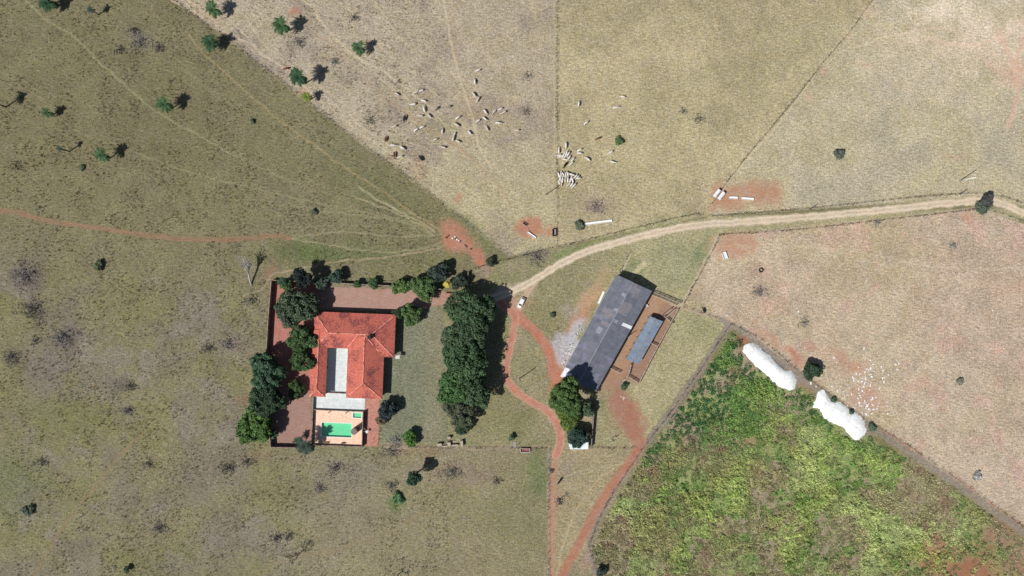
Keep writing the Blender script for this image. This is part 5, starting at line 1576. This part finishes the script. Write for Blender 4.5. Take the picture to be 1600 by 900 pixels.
# ------------------------------------------------------------------ utility poles
def pole(label, px, py, h, arm=True, white=False, arm_az=None):
    b = P(px, py)
    root = thing('utility_pole', label, 'utility pole', b)
    MB().tube([(0, 0, -.3), (0, 0, h)], [.19, .13], 10).build('pole_shaft', M['white'] if white else M['stone'], root, smooth=True)
    if arm:
        az = arm_az if arm_az is not None else .9
        MB().box((0, 0, h - .6), (2.0, .14, .14)).build('crossarm', M['wood'], root, (0, 0, 0), (0, 0, az))
        for k in (-.85, -.3, .3, .85):
            MB().ring([(.06, h - .52), (.09, h - .45), (.05, h - .33)], 8, (math.cos(az) * k, math.sin(az) * k)).build('insulator', M['white'], root)
pole('concrete utility pole standing inside the driveway loop', 812, 591, 8.6)
pole('white utility pole near the right edge above the gravel road', 1499, 283, 9.2, white=True, arm=False)
pole('utility pole on the straight fence below the packed cattle', 853, 304, 8.4, arm=False)
pole('shorter utility pole by the gravel road fence', 1265, 327, 4.6, arm=False)
pole('shorter pole by the road fence near the white utility pole', 1500, 303, 4.4, arm=False)
pole('thin pole at the east eave of the long barn', 980, 526, 5.0, arm=False)

# ------------------------------------------------------------------ troughs, bins, boards
def trough(label, p0, p1, w_, h, mat='white', inner='stone', name='feed_trough'):
    a, b = P(*p0), P(*p1)
    L = (b - a).length; ang = math.atan2(b.y - a.y, b.x - a.x)
    root = thing(name, label, 'trough', (a + b) / 2, ang)
    t = .09
    MB().box((0, 0, .12), (L, w_, .08)).build('floor', M[inner], root)
    for s_ in (-1, 1):
        MB().box((0, s_ * (w_ / 2 - t / 2), h / 2 + .08), (L, t, h)).build('side', M[mat], root)
        MB().box((s_ * (L / 2 - t / 2), 0, h / 2 + .07), (t, w_ - 2 * t - .01, h - .02)).build('end_board', M[mat], root)
    for s_ in (-.4, .4):
        MB().box((s_ * L, 0, 0), (.15, w_ * .9, .16)).build('foot', M['stone'], root)
    return root
trough('long white feeding trough beside a dusty bush in the pasture', (913, 350.5), (956, 345), .95, .45, 'white', 'white')
trough('white feeding trough on the red soil, left of two in line', (1139, 309), (1152, 309.5), .95, .45, 'white', 'white')
trough('white feeding trough on the red soil, right of two in line', (1158, 310), (1177, 311.5), .95, .45, 'white', 'white')
trough('white feeding trough on the red soil patch west of the straight fence', (824, 363), (837, 372), .8, .5, 'white', 'white')
trough('small dark feeding trough on the red soil patch', (817, 348), (824, 352), .8, .5, 'garden_wall', 'black')
trough('short white water trough on the brown bare patch by the road bend', (1130, 394), (1134, 405), 1.6, .6, 'white', 'concrete', 'water_trough')
trough('small white trough at the top of the corral beside the barn wall', (1007.5, 474), (1012, 479), .7, .6, 'white', 'white', 'water_trough')
trough('red and white feed bin on the fence line south of the driveway loop', (813, 703), (828, 703), 1.5, .8, 'white', 'rust', 'feed_bin')
trough('tall black railed feed bin on the straight fence', (866, 358), (866, 369), 1.4, 1.0, 'black', 'stone', 'feed_bin')
trough('dark plank cart body beside the fence near the top of the corral', (1099, 482), (1100, 488), .6, .7, 'black', 'black') if False else None
# pair of covered feeders on the fence
for lab, cx, cy in (('white roofed cattle feeder on the fence, left of a pair', 1118, 303), ('white roofed cattle feeder on the fence, right of a pair', 1125, 307)):
    b = P(cx, cy)
    r_ = thing('cattle_feeder', lab, 'feeder', b, R(52))
    for s_ in (-1, 1):
        MB().add([(-1.7, 0, 1.9), (1.7, 0, 1.9), (1.7, s_ * .62, 1.65), (-1.7, s_ * .62, 1.65), (-1.7, 0, 1.86), (1.7, 0, 1.86), (1.7, s_ * .62, 1.61), (-1.7, s_ * .62, 1.61)],
                 [(0, 1, 2, 3), (4, 5, 6, 7), (0, 1, 5, 4), (1, 2, 6, 5), (2, 3, 7, 6), (3, 0, 4, 7)]).build('roof_panel', M['sheet_white'], r_)
        for x in (-1.4, 1.4): MB().tube([(x, s_ * .45, -.1), (x, s_ * .45, 1.68)], .05, 6).build('post', M['post'], r_)
    MB().box((0, 0, .5), (2.8, .7, .3)).build('tray', M['wood'], r_)
# planks leaning by the barn's west wall
a, b = P(943.5, 455.5), P(935, 474)
pl = thing('plank_stack', 'long white plank stack lying against the west wall of the barn', 'planks', (a + b) / 2, math.atan2(b.y - a.y, b.x - a.x))
for k in range(3): MB().box((0, (k - 1) * .26, .1 + .05 * k), ((b - a).length, .24, .1)).build('plank', M['white'], pl)
# stones and blocks where the cattle lick
rg = random.Random(5)
def rock_mesh(seed, r_=.3):
    rr = random.Random(seed); V, F = [], []
    n = 7
    for j, (z, q) in enumerate(((0, .9), (.45, 1.0), (.8, .6))):
        for k in range(n):
            a = 6.283 * k / n
            s_ = q * rr.uniform(.75, 1.15) * r_
            V.append((math.cos(a) * s_, math.sin(a) * s_, z * r_ * rr.uniform(.85, 1.1)))
    V.append((0, 0, r_ * .85))
    for j in range(2):
        for k in range(n):
            k2 = (k + 1) % n
            F.append((j * n + k, j * n + k2, (j + 1) * n + k2, (j + 1) * n + k))
    for k in range(n): F.append((2 * n + k, 2 * n + (k + 1) % n, 3 * n))
    F.append(tuple(range(n - 1, -1, -1)))
    me = bpy.data.meshes.new('stone'); me.from_pydata(V, [], F); me.update(); return me
rocks = [rock_mesh(k) for k in range(5)]
for r_ in rocks: r_.materials.append(M['stone'])
wrocks = [rock_mesh(k + 9) for k in range(4)]
for r_ in wrocks: r_.materials.append(M['white'])
for x, y in ((707, 372), (711, 370), (714, 374), (717, 376)):
    tag(put('salt_block', wrocks[rg.randrange(4)], None, None, P(x, y), (0, 0, rg.uniform(0, 6)), 1.2), 'pale block on the large red soil patch above the driveway gate', 'block', 'pale blocks on the red soil patch')
def tyre_mesh(R_=.5, r_=.16):
    mb = MB()
    pts = [(math.cos(t) * R_, math.sin(t) * R_, r_) for t in [6.283 * k / 16 for k in range(17)]]
    mb.tube(pts, r_, 7, cap=False)
    return mb.mesh('tyre', True)
tm = tyre_mesh(); tm.materials.append(M['rubber'])
for x, y, in ((698, 371), (701, 368), (712, 372.5), (719, 377), (727, 383), (729, 385), (736, 389)):
    tag(put('tyre_feeder', tm, None, None, P(x, y), (0, 0, 0), rg.uniform(.5, .75)), 'small dark tyre feeder on the large red soil patch', 'tyre', 'dark tyre feeders on the red patch')
tag(put('tyre', tm, None, None, P(1189, 422), (0, 0, 0), 1.4), 'old tyre lying alone in the eastern field', 'tyre')
# rubble along the barn's west side
for k in range(26):
    t = rg.random()
    x, y = 912 - 33 * t + rg.uniform(-3, 3), 500 + 72 * t + rg.uniform(-3, 3)
    tag(put('rubble_stone', (rocks + wrocks)[rg.randrange(9)], None, None, P(x, y), (0, 0, rg.uniform(0, 6)), rg.uniform(.5, 1.2)), 'lump of rubble on the ground along the west side of the barn', 'stone', 'rubble beside the barn')
# rocks / little ruin on the southern lawn fence
ru = thing('ruined_pen', 'ruined little stone pen with pale capped pillars at the south edge of the lawn', 'ruin', P(705, 691))
for dx, dy, sx, sy, h in ((-18, 3, 1.8, 1.0, 1.2), (-3, 2, 1.2, 1.4, 1.1), (-3, -8, 1.1, .9, 1.3), (6, 4, 2.2, .6, .9), (17, 1, .9, 2.2, 1.4), (-10, 6, 2.0, .5, .6)):
    f = MB().box((0, 0, h / 2 - .1), (sx, sy, h), .1, .92).build('stone_pier', M['stone'], ru, (dx * S, -dy * S, 0))
    MB().box((0, 0, h + .0), (sx * .98, sy * .98, .08), .1).build('cap_slab', M['rail'], f)
for dx, dy, rzz in ((3, -1, .2), (-2, 5, 1.4), (10, -3, .8)):
    MB().box((0, 0, .15), (2.2, .25, .2), rzz).build('beam', M['rail'], ru, (dx * S, -dy * S, 0))
tag(MB().box((0, 0, .04), (1.2, 2.3, .1), .0).build('concrete_slab', M['stone'], None, P(804, 695)), 'grey concrete slab beside the red and white feed bin', 'slab')
# heap of stones / boards in the red yard
hp_ = thing('scrap_heap', 'little heap of pale bricks on the red yard below the corral', 'rubble', P(972, 621))
for k in range(9):
    MB().box((0, 0, .12), (.5, .3, .22), rg.uniform(0, 3)).build('brick', M['cap'] if k % 2 else M['coping'], hp_, (rg.uniform(-.9, .9), rg.uniform(-.7, .7), 0))

# ------------------------------------------------------------------ white silage heaps
def heap(label, outl, h, seed):
    pts = smooth_line([(1060 + x / 4.092, 480 + y / 4.092) for x, y in outl + [outl[0]]], 7)[:-1]
    mx, my = sum(p[0] for p in pts) / len(pts), sum(p[1] for p in pts) / len(pts)
    W_ = [P(mx + (p[0] - mx) * 1.05, my + (p[1] - my) * 1.05) for p in pts]
    # the film spreads a little wider than the crest line
    c = sum(W_, Vector()) / len(W_)
    root = thing('silage_heap', label, 'silage heap', c)
    # medial line: along the long axis
    P2 = np.array([(p.x - c.x, p.y - c.y) for p in W_])
    u, s_, vt = np.linalg.svd(P2 - P2.mean(0), full_matrices=False)
    ax = vt[0]
    P2 = P2 + np.outer(P2 @ vt[1], vt[1]) * .14
    ext = (P2 @ ax)
    L = ext.max() - ext.min(); wd = (P2 @ vt[1]).max() - (P2 @ vt[1]).min()
    rg_ = np.random.default_rng(seed)
    rings, V, F = 9, [], []
    n = len(P2)
    for k in range(rings + 1):
        t = k / rings
        for i in range(n):
            e = ext[i]
            lim = L / 2 - wd / 2
            spine = ax * np.clip(e - ext.mean(), -lim, lim)
            q = P2[i] * (1 - t) + spine * t
            z = h * .7 * (1 - (1 - t) ** 2.2) * (.9 + .18 * float(vnoise(np.array([q[0] * .55]), np.array([q[1] * .55]), seed)[0])) + (rg_.normal(0, .035) if k else 0)
            jit = rg_.normal(0, .05, 2) if 0 < k < rings else (rg_.normal(0, .17, 2) if k == 0 else np.zeros(2))
            V.append((q[0] + jit[0], q[1] + jit[1], (0.0 if k == 0 else z)))
    for k in range(rings):
        for i in range(n):
            i2 = (i + 1) % n
            F.append((k * n + i, k * n + i2, (k + 1) * n + i2, (k + 1) * n + i))
    me = bpy.data.meshes.new('plastic_cover'); me.from_pydata(V, [], F); me.update()
    me.polygons.foreach_set('use_smooth', [True] * len(me.polygons))
    put('plastic_cover', me, M['plastic'], root)
    for k in range(14):   # weights holding the film down
        i = int(rg_.integers(n)); t = rg_.uniform(.02, .12)
        p = P2[i] * (1 + t * .2)
        put('weight_stone', rocks[k % 5], None, root, (p[0], p[1], 0), (0, 0, k), .7)
heap('long white plastic covered silage heap, upper left of two', [(420, 270), (455, 240), (510, 260), (560, 300), (620, 355), (672, 400), (715, 415), (745, 465), (730, 520), (680, 510), (630, 485), (560, 415), (500, 370), (430, 295)], 1.5, 3)
heap('ragged white plastic covered silage heap, lower right of two', [(900, 550), (935, 545), (970, 590), (1040, 625), (1090, 665), (1150, 700), (1180, 740), (1190, 795), (1150, 838), (1115, 830), (1060, 765), (990, 730), (940, 700), (912, 650), (872, 630)], 1.3, 4)
rg = random.Random(11)
def scrap_mesh(seed):
    rr = random.Random(seed); V = []; F = []
    n = 4
    for j in range(n):
        for k in range(3):
            V.append(((j - 1.5) * .22 + rr.uniform(-.07, .07), (k - 1) * .2 + rr.uniform(-.09, .09), .05 + rr.uniform(0, .16)))
    for j in range(n - 1):
        for k in range(2):
            a = j * 3 + k
            F.append((a, a + 3, a + 4, a + 1))
    me = bpy.data.meshes.new('scrap'); me.from_pydata(V, [], F); me.update(); me.materials.append(M['plastic']); return me
scr = [scrap_mesh(k) for k in range(6)]
SCR = []
for k in range(95):
    t = rg.random()
    if k < 48: x, y = rg.gauss(1352, 14), rg.gauss(592, 20)
    elif k < 72: x, y = rg.gauss(1350, 16), rg.gauss(632, 10)
    elif k < 84: x, y = 1315 + t * 50 + rg.gauss(0, 5), 612 + t * 34 + rg.gauss(0, 5)
    else: x, y = rg.uniform(1290, 1410), rg.uniform(562, 650)
    SCR.append((x, y))
SCR += [(1303, 559), (1551, 485), (1267, 599), (1300, 604), (1385, 566), (1404, 568), (1402, 577), (1247, 487), (1308, 611), (1275, 604)]
for x, y in SCR:
    s_ = rg.uniform(.6, 1.5)
    tag(put('plastic_scrap', scr[rg.randrange(6)], None, None, P(x, y), (0, 0, rg.uniform(0, 6)), (s_, s_ * rg.uniform(.6, 1), 1)),
        'scrap of white plastic blown over the field beside the ragged silage heap', 'plastic scrap', 'white plastic scraps beside the silage heaps')

# ------------------------------------------------------------------ overgrown plot (weeds as stuff)
def build_weeds(n_c):
    x = rng.uniform(900, 1680, n_c); y = rng.uniform(500, 960, n_c)
    sdv = poly_sd(x, y, GREEN)
    gsel = fbm(x, y, 46, 41, 4); g2 = fbm(x, y, 34, 42, 4); g3 = fbm(x, y, 90, 43, 3)
    redd = np.zeros(len(x))
    for cx, cy, rx, ry in ((1530, 895, 110, 34), (1460, 860, 26, 18), (1552, 838, 34, 20), (1172, 690, 22, 10)):
        redd = np.maximum(redd, np.clip(1.25 - np.hypot((x - cx) / rx, (y - cy) / ry), 0, 1))
    heapm = inpoly(x, y, [(1158, 538), (1175, 534), (1245, 580), (1245, 612), (1225, 612), (1155, 555)]) | inpoly(x, y, [(1268, 615), (1290, 608), (1355, 655), (1355, 690), (1330, 690), (1268, 640)])
    keep = (sdv > 0) & (rng.uniform(0, 1, len(x)) > redd * .9) & ~heapm & (rng.uniform(0, 1, len(x)) < .45 + .8 * sst(.35, .6, g2))
    x, y, gsel, g2, g3 = (q[keep] for q in (x, y, gsel, g2, g3))
    n = len(x)
    yel = srgb(186, 196, 118); grn = srgb(126, 162, 90); drk = srgb(72, 116, 72); brn = srgb(166, 154, 124); pal = srgb(198, 208, 146)
    c = np.tile(srgb(152, 158, 106), (n, 1))
    def bl(m, k):
        nonlocal c
        c = c * (1 - m[:, None]) + k * m[:, None]
    # plants differ by zone: lush vines by the upper corner, yellowing grass in the middle, dry weeds towards the east
    bl(sst(.50, .62, g2) * .8, yel); bl(sst(.50, .40, g2) * .9, grn); bl(sst(.56, .66, fbm(x, y, 26, 50, 4)) * .6, srgb(112, 158, 72)); bl(sst(.62, .7, g3) * .7, pal)
    dry = np.clip(sst(.54, .62, gsel) * .8 + sst(1380, 1600, x - (y - 700) * .2) * .5 + sst(70, 20, np.hypot((x - 1120) * .6, (y - 705) * 1.2)) * .9 + sst(60, 15, np.hypot((x - 1010) * .9, (y - 830))) * .5 + sst(80, 30, np.hypot((x - 1090) * .7, (y - 880))) * .7 + sst(860, 900, y) * .3 - sst(26, 8, seg_dist(x, y, [(1210, 610), (1170, 720), (1060, 880)])) * .8 - sst(30, 10, seg_dist(x, y, [(1240, 640), (1290, 720), (1250, 860)])) * .8, 0, 1)
    bl(dry * .85, brn)
    band = np.clip(sst(34, 8, seg_dist(x, y, [(1230, 620), (1180, 720), (1070, 870)])) + sst(30, 8, seg_dist(x, y, [(1300, 690), (1270, 780), (1225, 850)])) + sst(26, 6, seg_dist(x, y, [(1320, 690), (1400, 745)])), 0, 1)
    bl(band * sst(.42, .58, fbm(x, y, 16, 49, 4)) * .8, srgb(176, 198, 116)); bl(band * sst(.62, .72, g2) * .4, srgb(204, 210, 148))
    bl(sst(52, 20, np.hypot(x - 1160, (y - 535) * 1.2)) * .8, brn)
    lush = sst(210, 120, np.hypot((x - 1125) * 1.2, (y - 590) * 1.4)) * sst(1235, 1150, x)
    lush = np.maximum(lush, sst(24, 6, np.abs((x - 1200) * .62 - (y - 596))) * sst(1130, 1180, x) * sst(1420, 1330, x) * .7)
    lush = np.maximum(lush, sst(14, 4, seg_dist(x, y, [(1140, 540), (1010, 720)])) * .8)
    bl(np.clip(lush, 0, 1) * sst(.35, .5, g2) * .9, grn); bl(np.clip(lush, 0, 1) * sst(.56, .42, g2) * .95, drk)
    c *= 1.10 * rng.uniform(.62, 1.22, (n, 1)) * (.72 + .56 * fbm(x, y * 1.6, 9, 46, 3))[:, None]
    pink = sst(.6, .7, fbm(x, y, 18, 47, 3)) * dry; bl(pink * .6, srgb(164, 128, 112))
    hgt = (.35 + .9 * sst(.4, .7, g2) + 1.1 * sst(.58, .7, fbm(x, y, 8, 48, 3))) * (1 - .6 * dry) + .5 * lush
    k = 22
    X = (x - 800) * S; Y = (450 - y) * S
    rr = rng.uniform(.5, 1.15, n)
    th = rng.uniform(0, 6.283, (n, k)); q = np.sqrt(rng.uniform(0, 1, (n, k))) * rr[:, None]
    Cn = np.stack([X[:, None] + np.cos(th) * q, Y[:, None] + np.sin(th) * q, hgt[:, None] * (1.0 - .6 * (q / rr[:, None]) ** 2) * rng.uniform(.35, 1.05, (n, k))], -1).reshape(-1, 3)
    nr = rng.normal(size=(n * k, 3)); nr[:, 2] = np.abs(nr[:, 2]) + .35; nr /= np.linalg.norm(nr, axis=1, keepdims=True)
    V, F = leaf_quads(Cn, nr, rng.uniform(.16, .42, n * k), rng, 1.9)
    cc = np.repeat(c, k, 0) * rng.uniform(.7, 1.35, (n * k, 1))
    return put('weed_thicket', np_mesh('weed_thicket', V, F, cc, 'FACE'), M['grassleaf'])
o = build_weeds(31000)
tag(o, 'dense tangle of green and yellowing weeds filling the fenced plot at the lower right', 'weeds', kind='stuff')

# ------------------------------------------------------------------ cattle
def cow_mesh(pose, mat):
    """zebu: deep chest, hump, neck, head with ears, jointed legs, tail; nose towards +x"""
    me = bpy.data.meshes.new('cow_skin')
    V, E, Rd = [], [], []
    def v(p, r):
        V.append(p); Rd.append(r); return len(V) - 1
    def e(a, b): E.append((a, b))
    hip = v((-.72, 0, 1.12), (.30, .27)); mid = v((-.15, 0, 1.05), (.36, .36)); sh = v((.48, 0, 1.12), (.31, .33)); rump = v((-.98, 0, 1.10), (.16, .2))
    e(hip, mid); e(mid, sh); e(hip, rump)
    hump = v((.50, 0, 1.44), (.13, .13)); e(sh, hump)
    if pose == 0: nk = [(.86, 0, 1.18), (1.10, 0, 1.28)]; hd = [(1.30, 0, 1.22), (1.55, 0, 1.04)]
    else: nk = [(.86, .03, .98), (1.08, .08, .70)]; hd = [(1.22, .10, .48), (1.36, .13, .20)]
    a = v(nk[0], (.20, .18)); b = v(nk[1], (.14, .13)); c = v(hd[0], (.13, .12)); d = v(hd[1], (.07, .075))
    e(sh, a); e(a, b); e(b, c); e(c, d)
    for s_ in (-1, 1):
        ea = v((hd[0][0] - .05, hd[0][1] + s_ * .26, hd[0][2] + .02), (.03, .05)); e(c, ea)
    for s_ in (-1, 1):
        st = .10 * s_
        k1 = v((-.86 + st, s_ * .22, .82), (.15, .11)); k2 = v((-.74 + st, s_ * .22, .62), (.08, .08)); k3 = v((-.92 + st, s_ * .21, .42), (.055, .055)); k4 = v((-.86 + st, s_ * .21, .03), (.055, .055))
        e(hip, k1); e(k1, k2); e(k2, k3); e(k3, k4)
        f1 = v((.50 - st, s_ * .19, .76), (.11, .10)); f2 = v((.50 - st, s_ * .19, .42), (.06, .06)); f3 = v((.50 - st, s_ * .19, .03), (.055, .055))
        e(sh, f1); e(f1, f2); e(f2, f3)
    t1 = v((-1.12, 0, .95), (.04, .04)); t2 = v((-1.16, .02, .5), (.05, .05)); e(rump, t1); e(t1, t2)
    me.from_pydata(V, E, [])
    ob = bpy.data.objects.new('cow_skin', me)
    COL.objects.link(ob)
    md = ob.modifiers.new('s', 'SKIN')
    me.skin_vertices[0].data.foreach_set('radius', np.array(Rd, dtype=np.float32).ravel())
    me.skin_vertices[0].data[1].use_root = True
    sb_ = ob.modifiers.new('d', 'SUBSURF'); sb_.levels = 1; sb_.render_levels = 1
    dg = bpy.context.evaluated_depsgraph_get()
    dg.update()
    out = bpy.data.meshes.new_from_object(ob.evaluated_get(dg))
    out.name = 'cow_body'
    bpy.data.objects.remove(ob); bpy.data.meshes.remove(me)
    out.materials.clear(); out.materials.append(M[mat])
    out.polygons.foreach_set('use_smooth', [True] * len(out.polygons))
    return out
base = {0: cow_mesh(0, 'cow_white'), 1: cow_mesh(1, 'cow_white')}
COWM = {}
def cow_me(pose, mat):
    if (pose, mat) not in COWM:
        if mat == 'cow_white': COWM[(pose, mat)] = base[pose]
        else:
            m_ = base[pose].copy(); m_.materials.clear(); m_.materials.append(M[mat]); COWM[(pose, mat)] = m_
    return COWM[(pose, mat)]
rg = random.Random(21)
def cow(px, py, ang, mat='cow_white', label=None, group=None, s_=1.0, cat='cow'):
    flip = 180 if rg.random() < .5 else 0
    o = put('cow', cow_me(rg.choice([0, 1, 1]), mat), None, None, P(px, py), (0, 0, R(ang + flip + rg.uniform(-14, 14))), s_ * rg.uniform(.86, 1.04))
    tag(o, label, cat, group)
LEFT = [(747, 111, 20), (742, 128, 90), (741, 149, -40), (747, 156, 50), (621, 148, -35), (650.5, 145, 25), (658.5, 142.5, 10), (662.5, 158.5, -20), (646, 164, 10),
        (663, 171.5, 100), (671, 182, -35), (657.5, 182, -10), (716, 184.5, 35), (714, 196, -20), (616.5, 198.5, 20), (660, 199.5, 20), (651, 203.5, 35), (691.5, 205.5, 90),
        (710.5, 210.5, 70), (708.5, 217, 80), (716, 221.5, -25), (734, 208, -45), (681, 218.5, 35), (614.5, 227.5, 0), (629.5, 232, -45), (693, 231, -25), (626, 245.5, 5),
        (758.5, 175.5, -60), (772.5, 175, 40), (782, 171, 10), (787, 176.5, 15), (757.5, 186, -30), (747, 189.5, 35), (778.5, 193, 0), (761, 201.5, -60), (808, 204.5, 5)]
for x, y, a in LEFT:
    west = x < 700
    cow(x, y, a, rg.choice(['cow_white', 'cow_white', 'cow_white', 'cow_cream', 'cow_cream']),
        'pale cow grazing in the scattered herd, western half, below the palms' if west else 'pale cow grazing in the scattered herd, eastern half, near the pale vertical trail', 'cattle scattered over the middle pasture')
for x, y, a, m_, lab in ((682.5, 170.5, 30, 'cow_grey', 'greyish brown cow in the middle of the scattered herd'), (701, 167.5, -5, 'cow_grey', 'dark grey cow right of the greyish brown one in the scattered herd'),
                         (632.5, 185.5, 80, 'cow_black', 'black cow in the western part of the scattered herd'), (603, 218, 90, 'cow_brown', 'red brown cow at the western edge of the scattered herd'),
                         (616.5, 243, 80, 'cow_brown', 'dark brown cow by the trail at the south of the herd'), (658, 248, -40, 'cow_black', 'dark cow at the southern end of the scattered herd'),
                         (448, 108, 20, 'cow_brown', 'brown cow beside the tallest palm near the diagonal fence'),
                         (883, 257.8, 55, 'cow_black', 'black cow standing between the two packed groups by the straight fence'),
                         (934, 217, 5, 'cow_brown', 'brown cow alone in the pasture right of the straight fence'),
                         (1099, 485, -60, 'cow_black', 'black cow standing alone outside the corral corner'),
                         (874, 751, 55, 'cow_black', 'black cow on the dry wedge beside the southern track')):
    cow(x, y, a, m_, lab, s_=1.05)
for x, y, a, lab in ((904, 163, 80, 'white cow highest up beside the straight fence on its right'), (972.6, 152, 5, 'white cow farthest right in the upper pasture, upper of two'),
                     (961.5, 169, 15, 'white cow farthest right in the upper pasture, lower of two'), (915.6, 192.6, 35, 'white cow alone midway above the packed groups'),
                     (953.5, 238.5, 30, 'white cow just below the small green bush'), (957, 253.7, 0, 'white cow second below the small green bush'), (918, 249, -50, 'white cow right of the upper packed group'),
                     (905.6, 235, 20, 'white cow right of the upper packed group, upper of a close pair'), (905.6, 240, 5, 'white cow right of the upper packed group, lower of a close pair'),
                     (884, 227.7, 85, 'white cow just above the upper packed group')):
    cow(x, y, a, 'cow_white', lab)
def cl_(x, y): return 850 + x / 11.25, 220 + y / 11.25
for x, y, a in ((258, 180, 100), (268, 262, 20), (290, 282, 15), (392, 225, 60), (425, 240, 65), (380, 268, 60), (345, 250, 50), (370, 335, -10), (440, 305, 50), (505, 335, 55), (480, 405, 30)):
    cow(*cl_(x, y), a, 'cow_white', 'pale cow in the upper of two packed groups by the straight fence', 'cattle packed against the straight fence, upper group')
for x, y, a in (tuple((x + rg.uniform(-7, 7), y + rg.uniform(-9, 9), a + rg.uniform(-14, 14)) for x, y, a in ((258, 600, -70), (300, 605, -75), (338, 600, -65), (372, 598, -60), (405, 600, -60), (440, 590, -45), (480, 600, -40), (285, 670, 70), (325, 690, 85), (368, 690, 88), (412, 695, 85),
                (455, 690, 80), (500, 695, 95), (262, 740, -65), (300, 755, -70), (435, 770, 60), (485, 765, 70), (528, 785, 60), (550, 640, 40), (590, 640, 35), (605, 672, 5)))):
    cow(*cl_(x, y), a, rg.choice(['cow_white', 'cow_white', 'cow_cream']), 'pale cow in the lower of two packed groups by the straight fence', 'cattle packed against the straight fence, lower group')

# ------------------------------------------------------------------ car
cp = P(814.5, 473)
car = thing('parked_car', 'white hatchback parked on the track where the driveway forks', 'car', (cp.x, cp.y, 0), math.atan2(-19, -9.5))
def loft(secs, name, mat, parent):
    """secs: (x, half width, z0, z1, top half width)"""
    mb = MB(); V = []; F = []
    for x, w_, z0, z1, tw in secs:
        V += [(x, -w_, z0), (x, -w_, z0 + (z1 - z0) * .6), (x, -tw, z1), (x, tw, z1), (x, w_, z0 + (z1 - z0) * .6), (x, w_, z0)]
    n = len(secs)
    for i in range(n - 1):
        for k in range(6):
            k2 = (k + 1) % 6
            F.append((i * 6 + k, (i + 1) * 6 + k, (i + 1) * 6 + k2, i * 6 + k2))
    F.append(tuple(range(6))); F.append(tuple((n - 1) * 6 + k for k in reversed(range(6))))
    mb.add(V, F)
    o = mb.build(name, M[mat], parent)
    bv = o.modifiers.new('b', 'BEVEL'); bv.width = .05; bv.segments = 2
    return o
body = loft([(-2.1, .72, .35, .80, .62), (-1.9, .84, .25, .95, .74), (-1.0, .88, .22, .98, .78), (.4, .88, .22, .98, .78), (1.3, .86, .22, .92, .74), (1.9, .80, .28, .80, .66), (2.12, .66, .38, .62, .56)], 'body', 'carpaint', car)
loft([(-1.78, .74, .93, 1.0, .70), (-1.45, .76, .93, 1.46, .62), (-.4, .76, .94, 1.52, .62), (.45, .76, .94, 1.46, .60), (1.12, .74, .90, .96, .68)], 'cabin', 'carpaint', car)
def quad(name, pts, mat, parent=car):
    MB().add(pts, [(0, 1, 2, 3)]).build(name, M[mat], parent)
quad('windscreen', [(.56, -.56, 1.44), (1.16, -.66, .985), (1.16, .66, .985), (.56, .56, 1.44)], 'glass')
quad('rear_window', [(-1.84, -.60, 1.03), (-1.53, -.54, 1.42), (-1.53, .54, 1.42), (-1.84, .60, 1.03)], 'glass')
for s_ in (-1, 1):
    quad('side_window', [(-1.35, s_ * .785, 1.08), (.55, s_ * .785, 1.06), (.35, s_ * .655, 1.43), (-1.25, s_ * .66, 1.44)], 'glass')
    MB().box((.75, s_ * .98, 1.0), (.14, .16, .12)).build('wing_mirror', M['carpaint'], car)
    MB().box((2.0, s_ * .56, .66), (.16, .26, .13)).build('headlight', M['metal'], car)
    MB().box((-2.0, s_ * .62, .78), (.14, .18, .2)).build('tail_light', M['rust'], car)
    for x in (-1.3, 1.32):
        wl = MB().tube([(x, s_ * .70, .31), (x, s_ * .90, .31)], .31, 16).build('wheel', M['rubber'], car)
        MB().tube([(x, s_ * .86, .31), (x, s_ * .915, .31)], .19, 12).build('rim', M['metal'], wl)
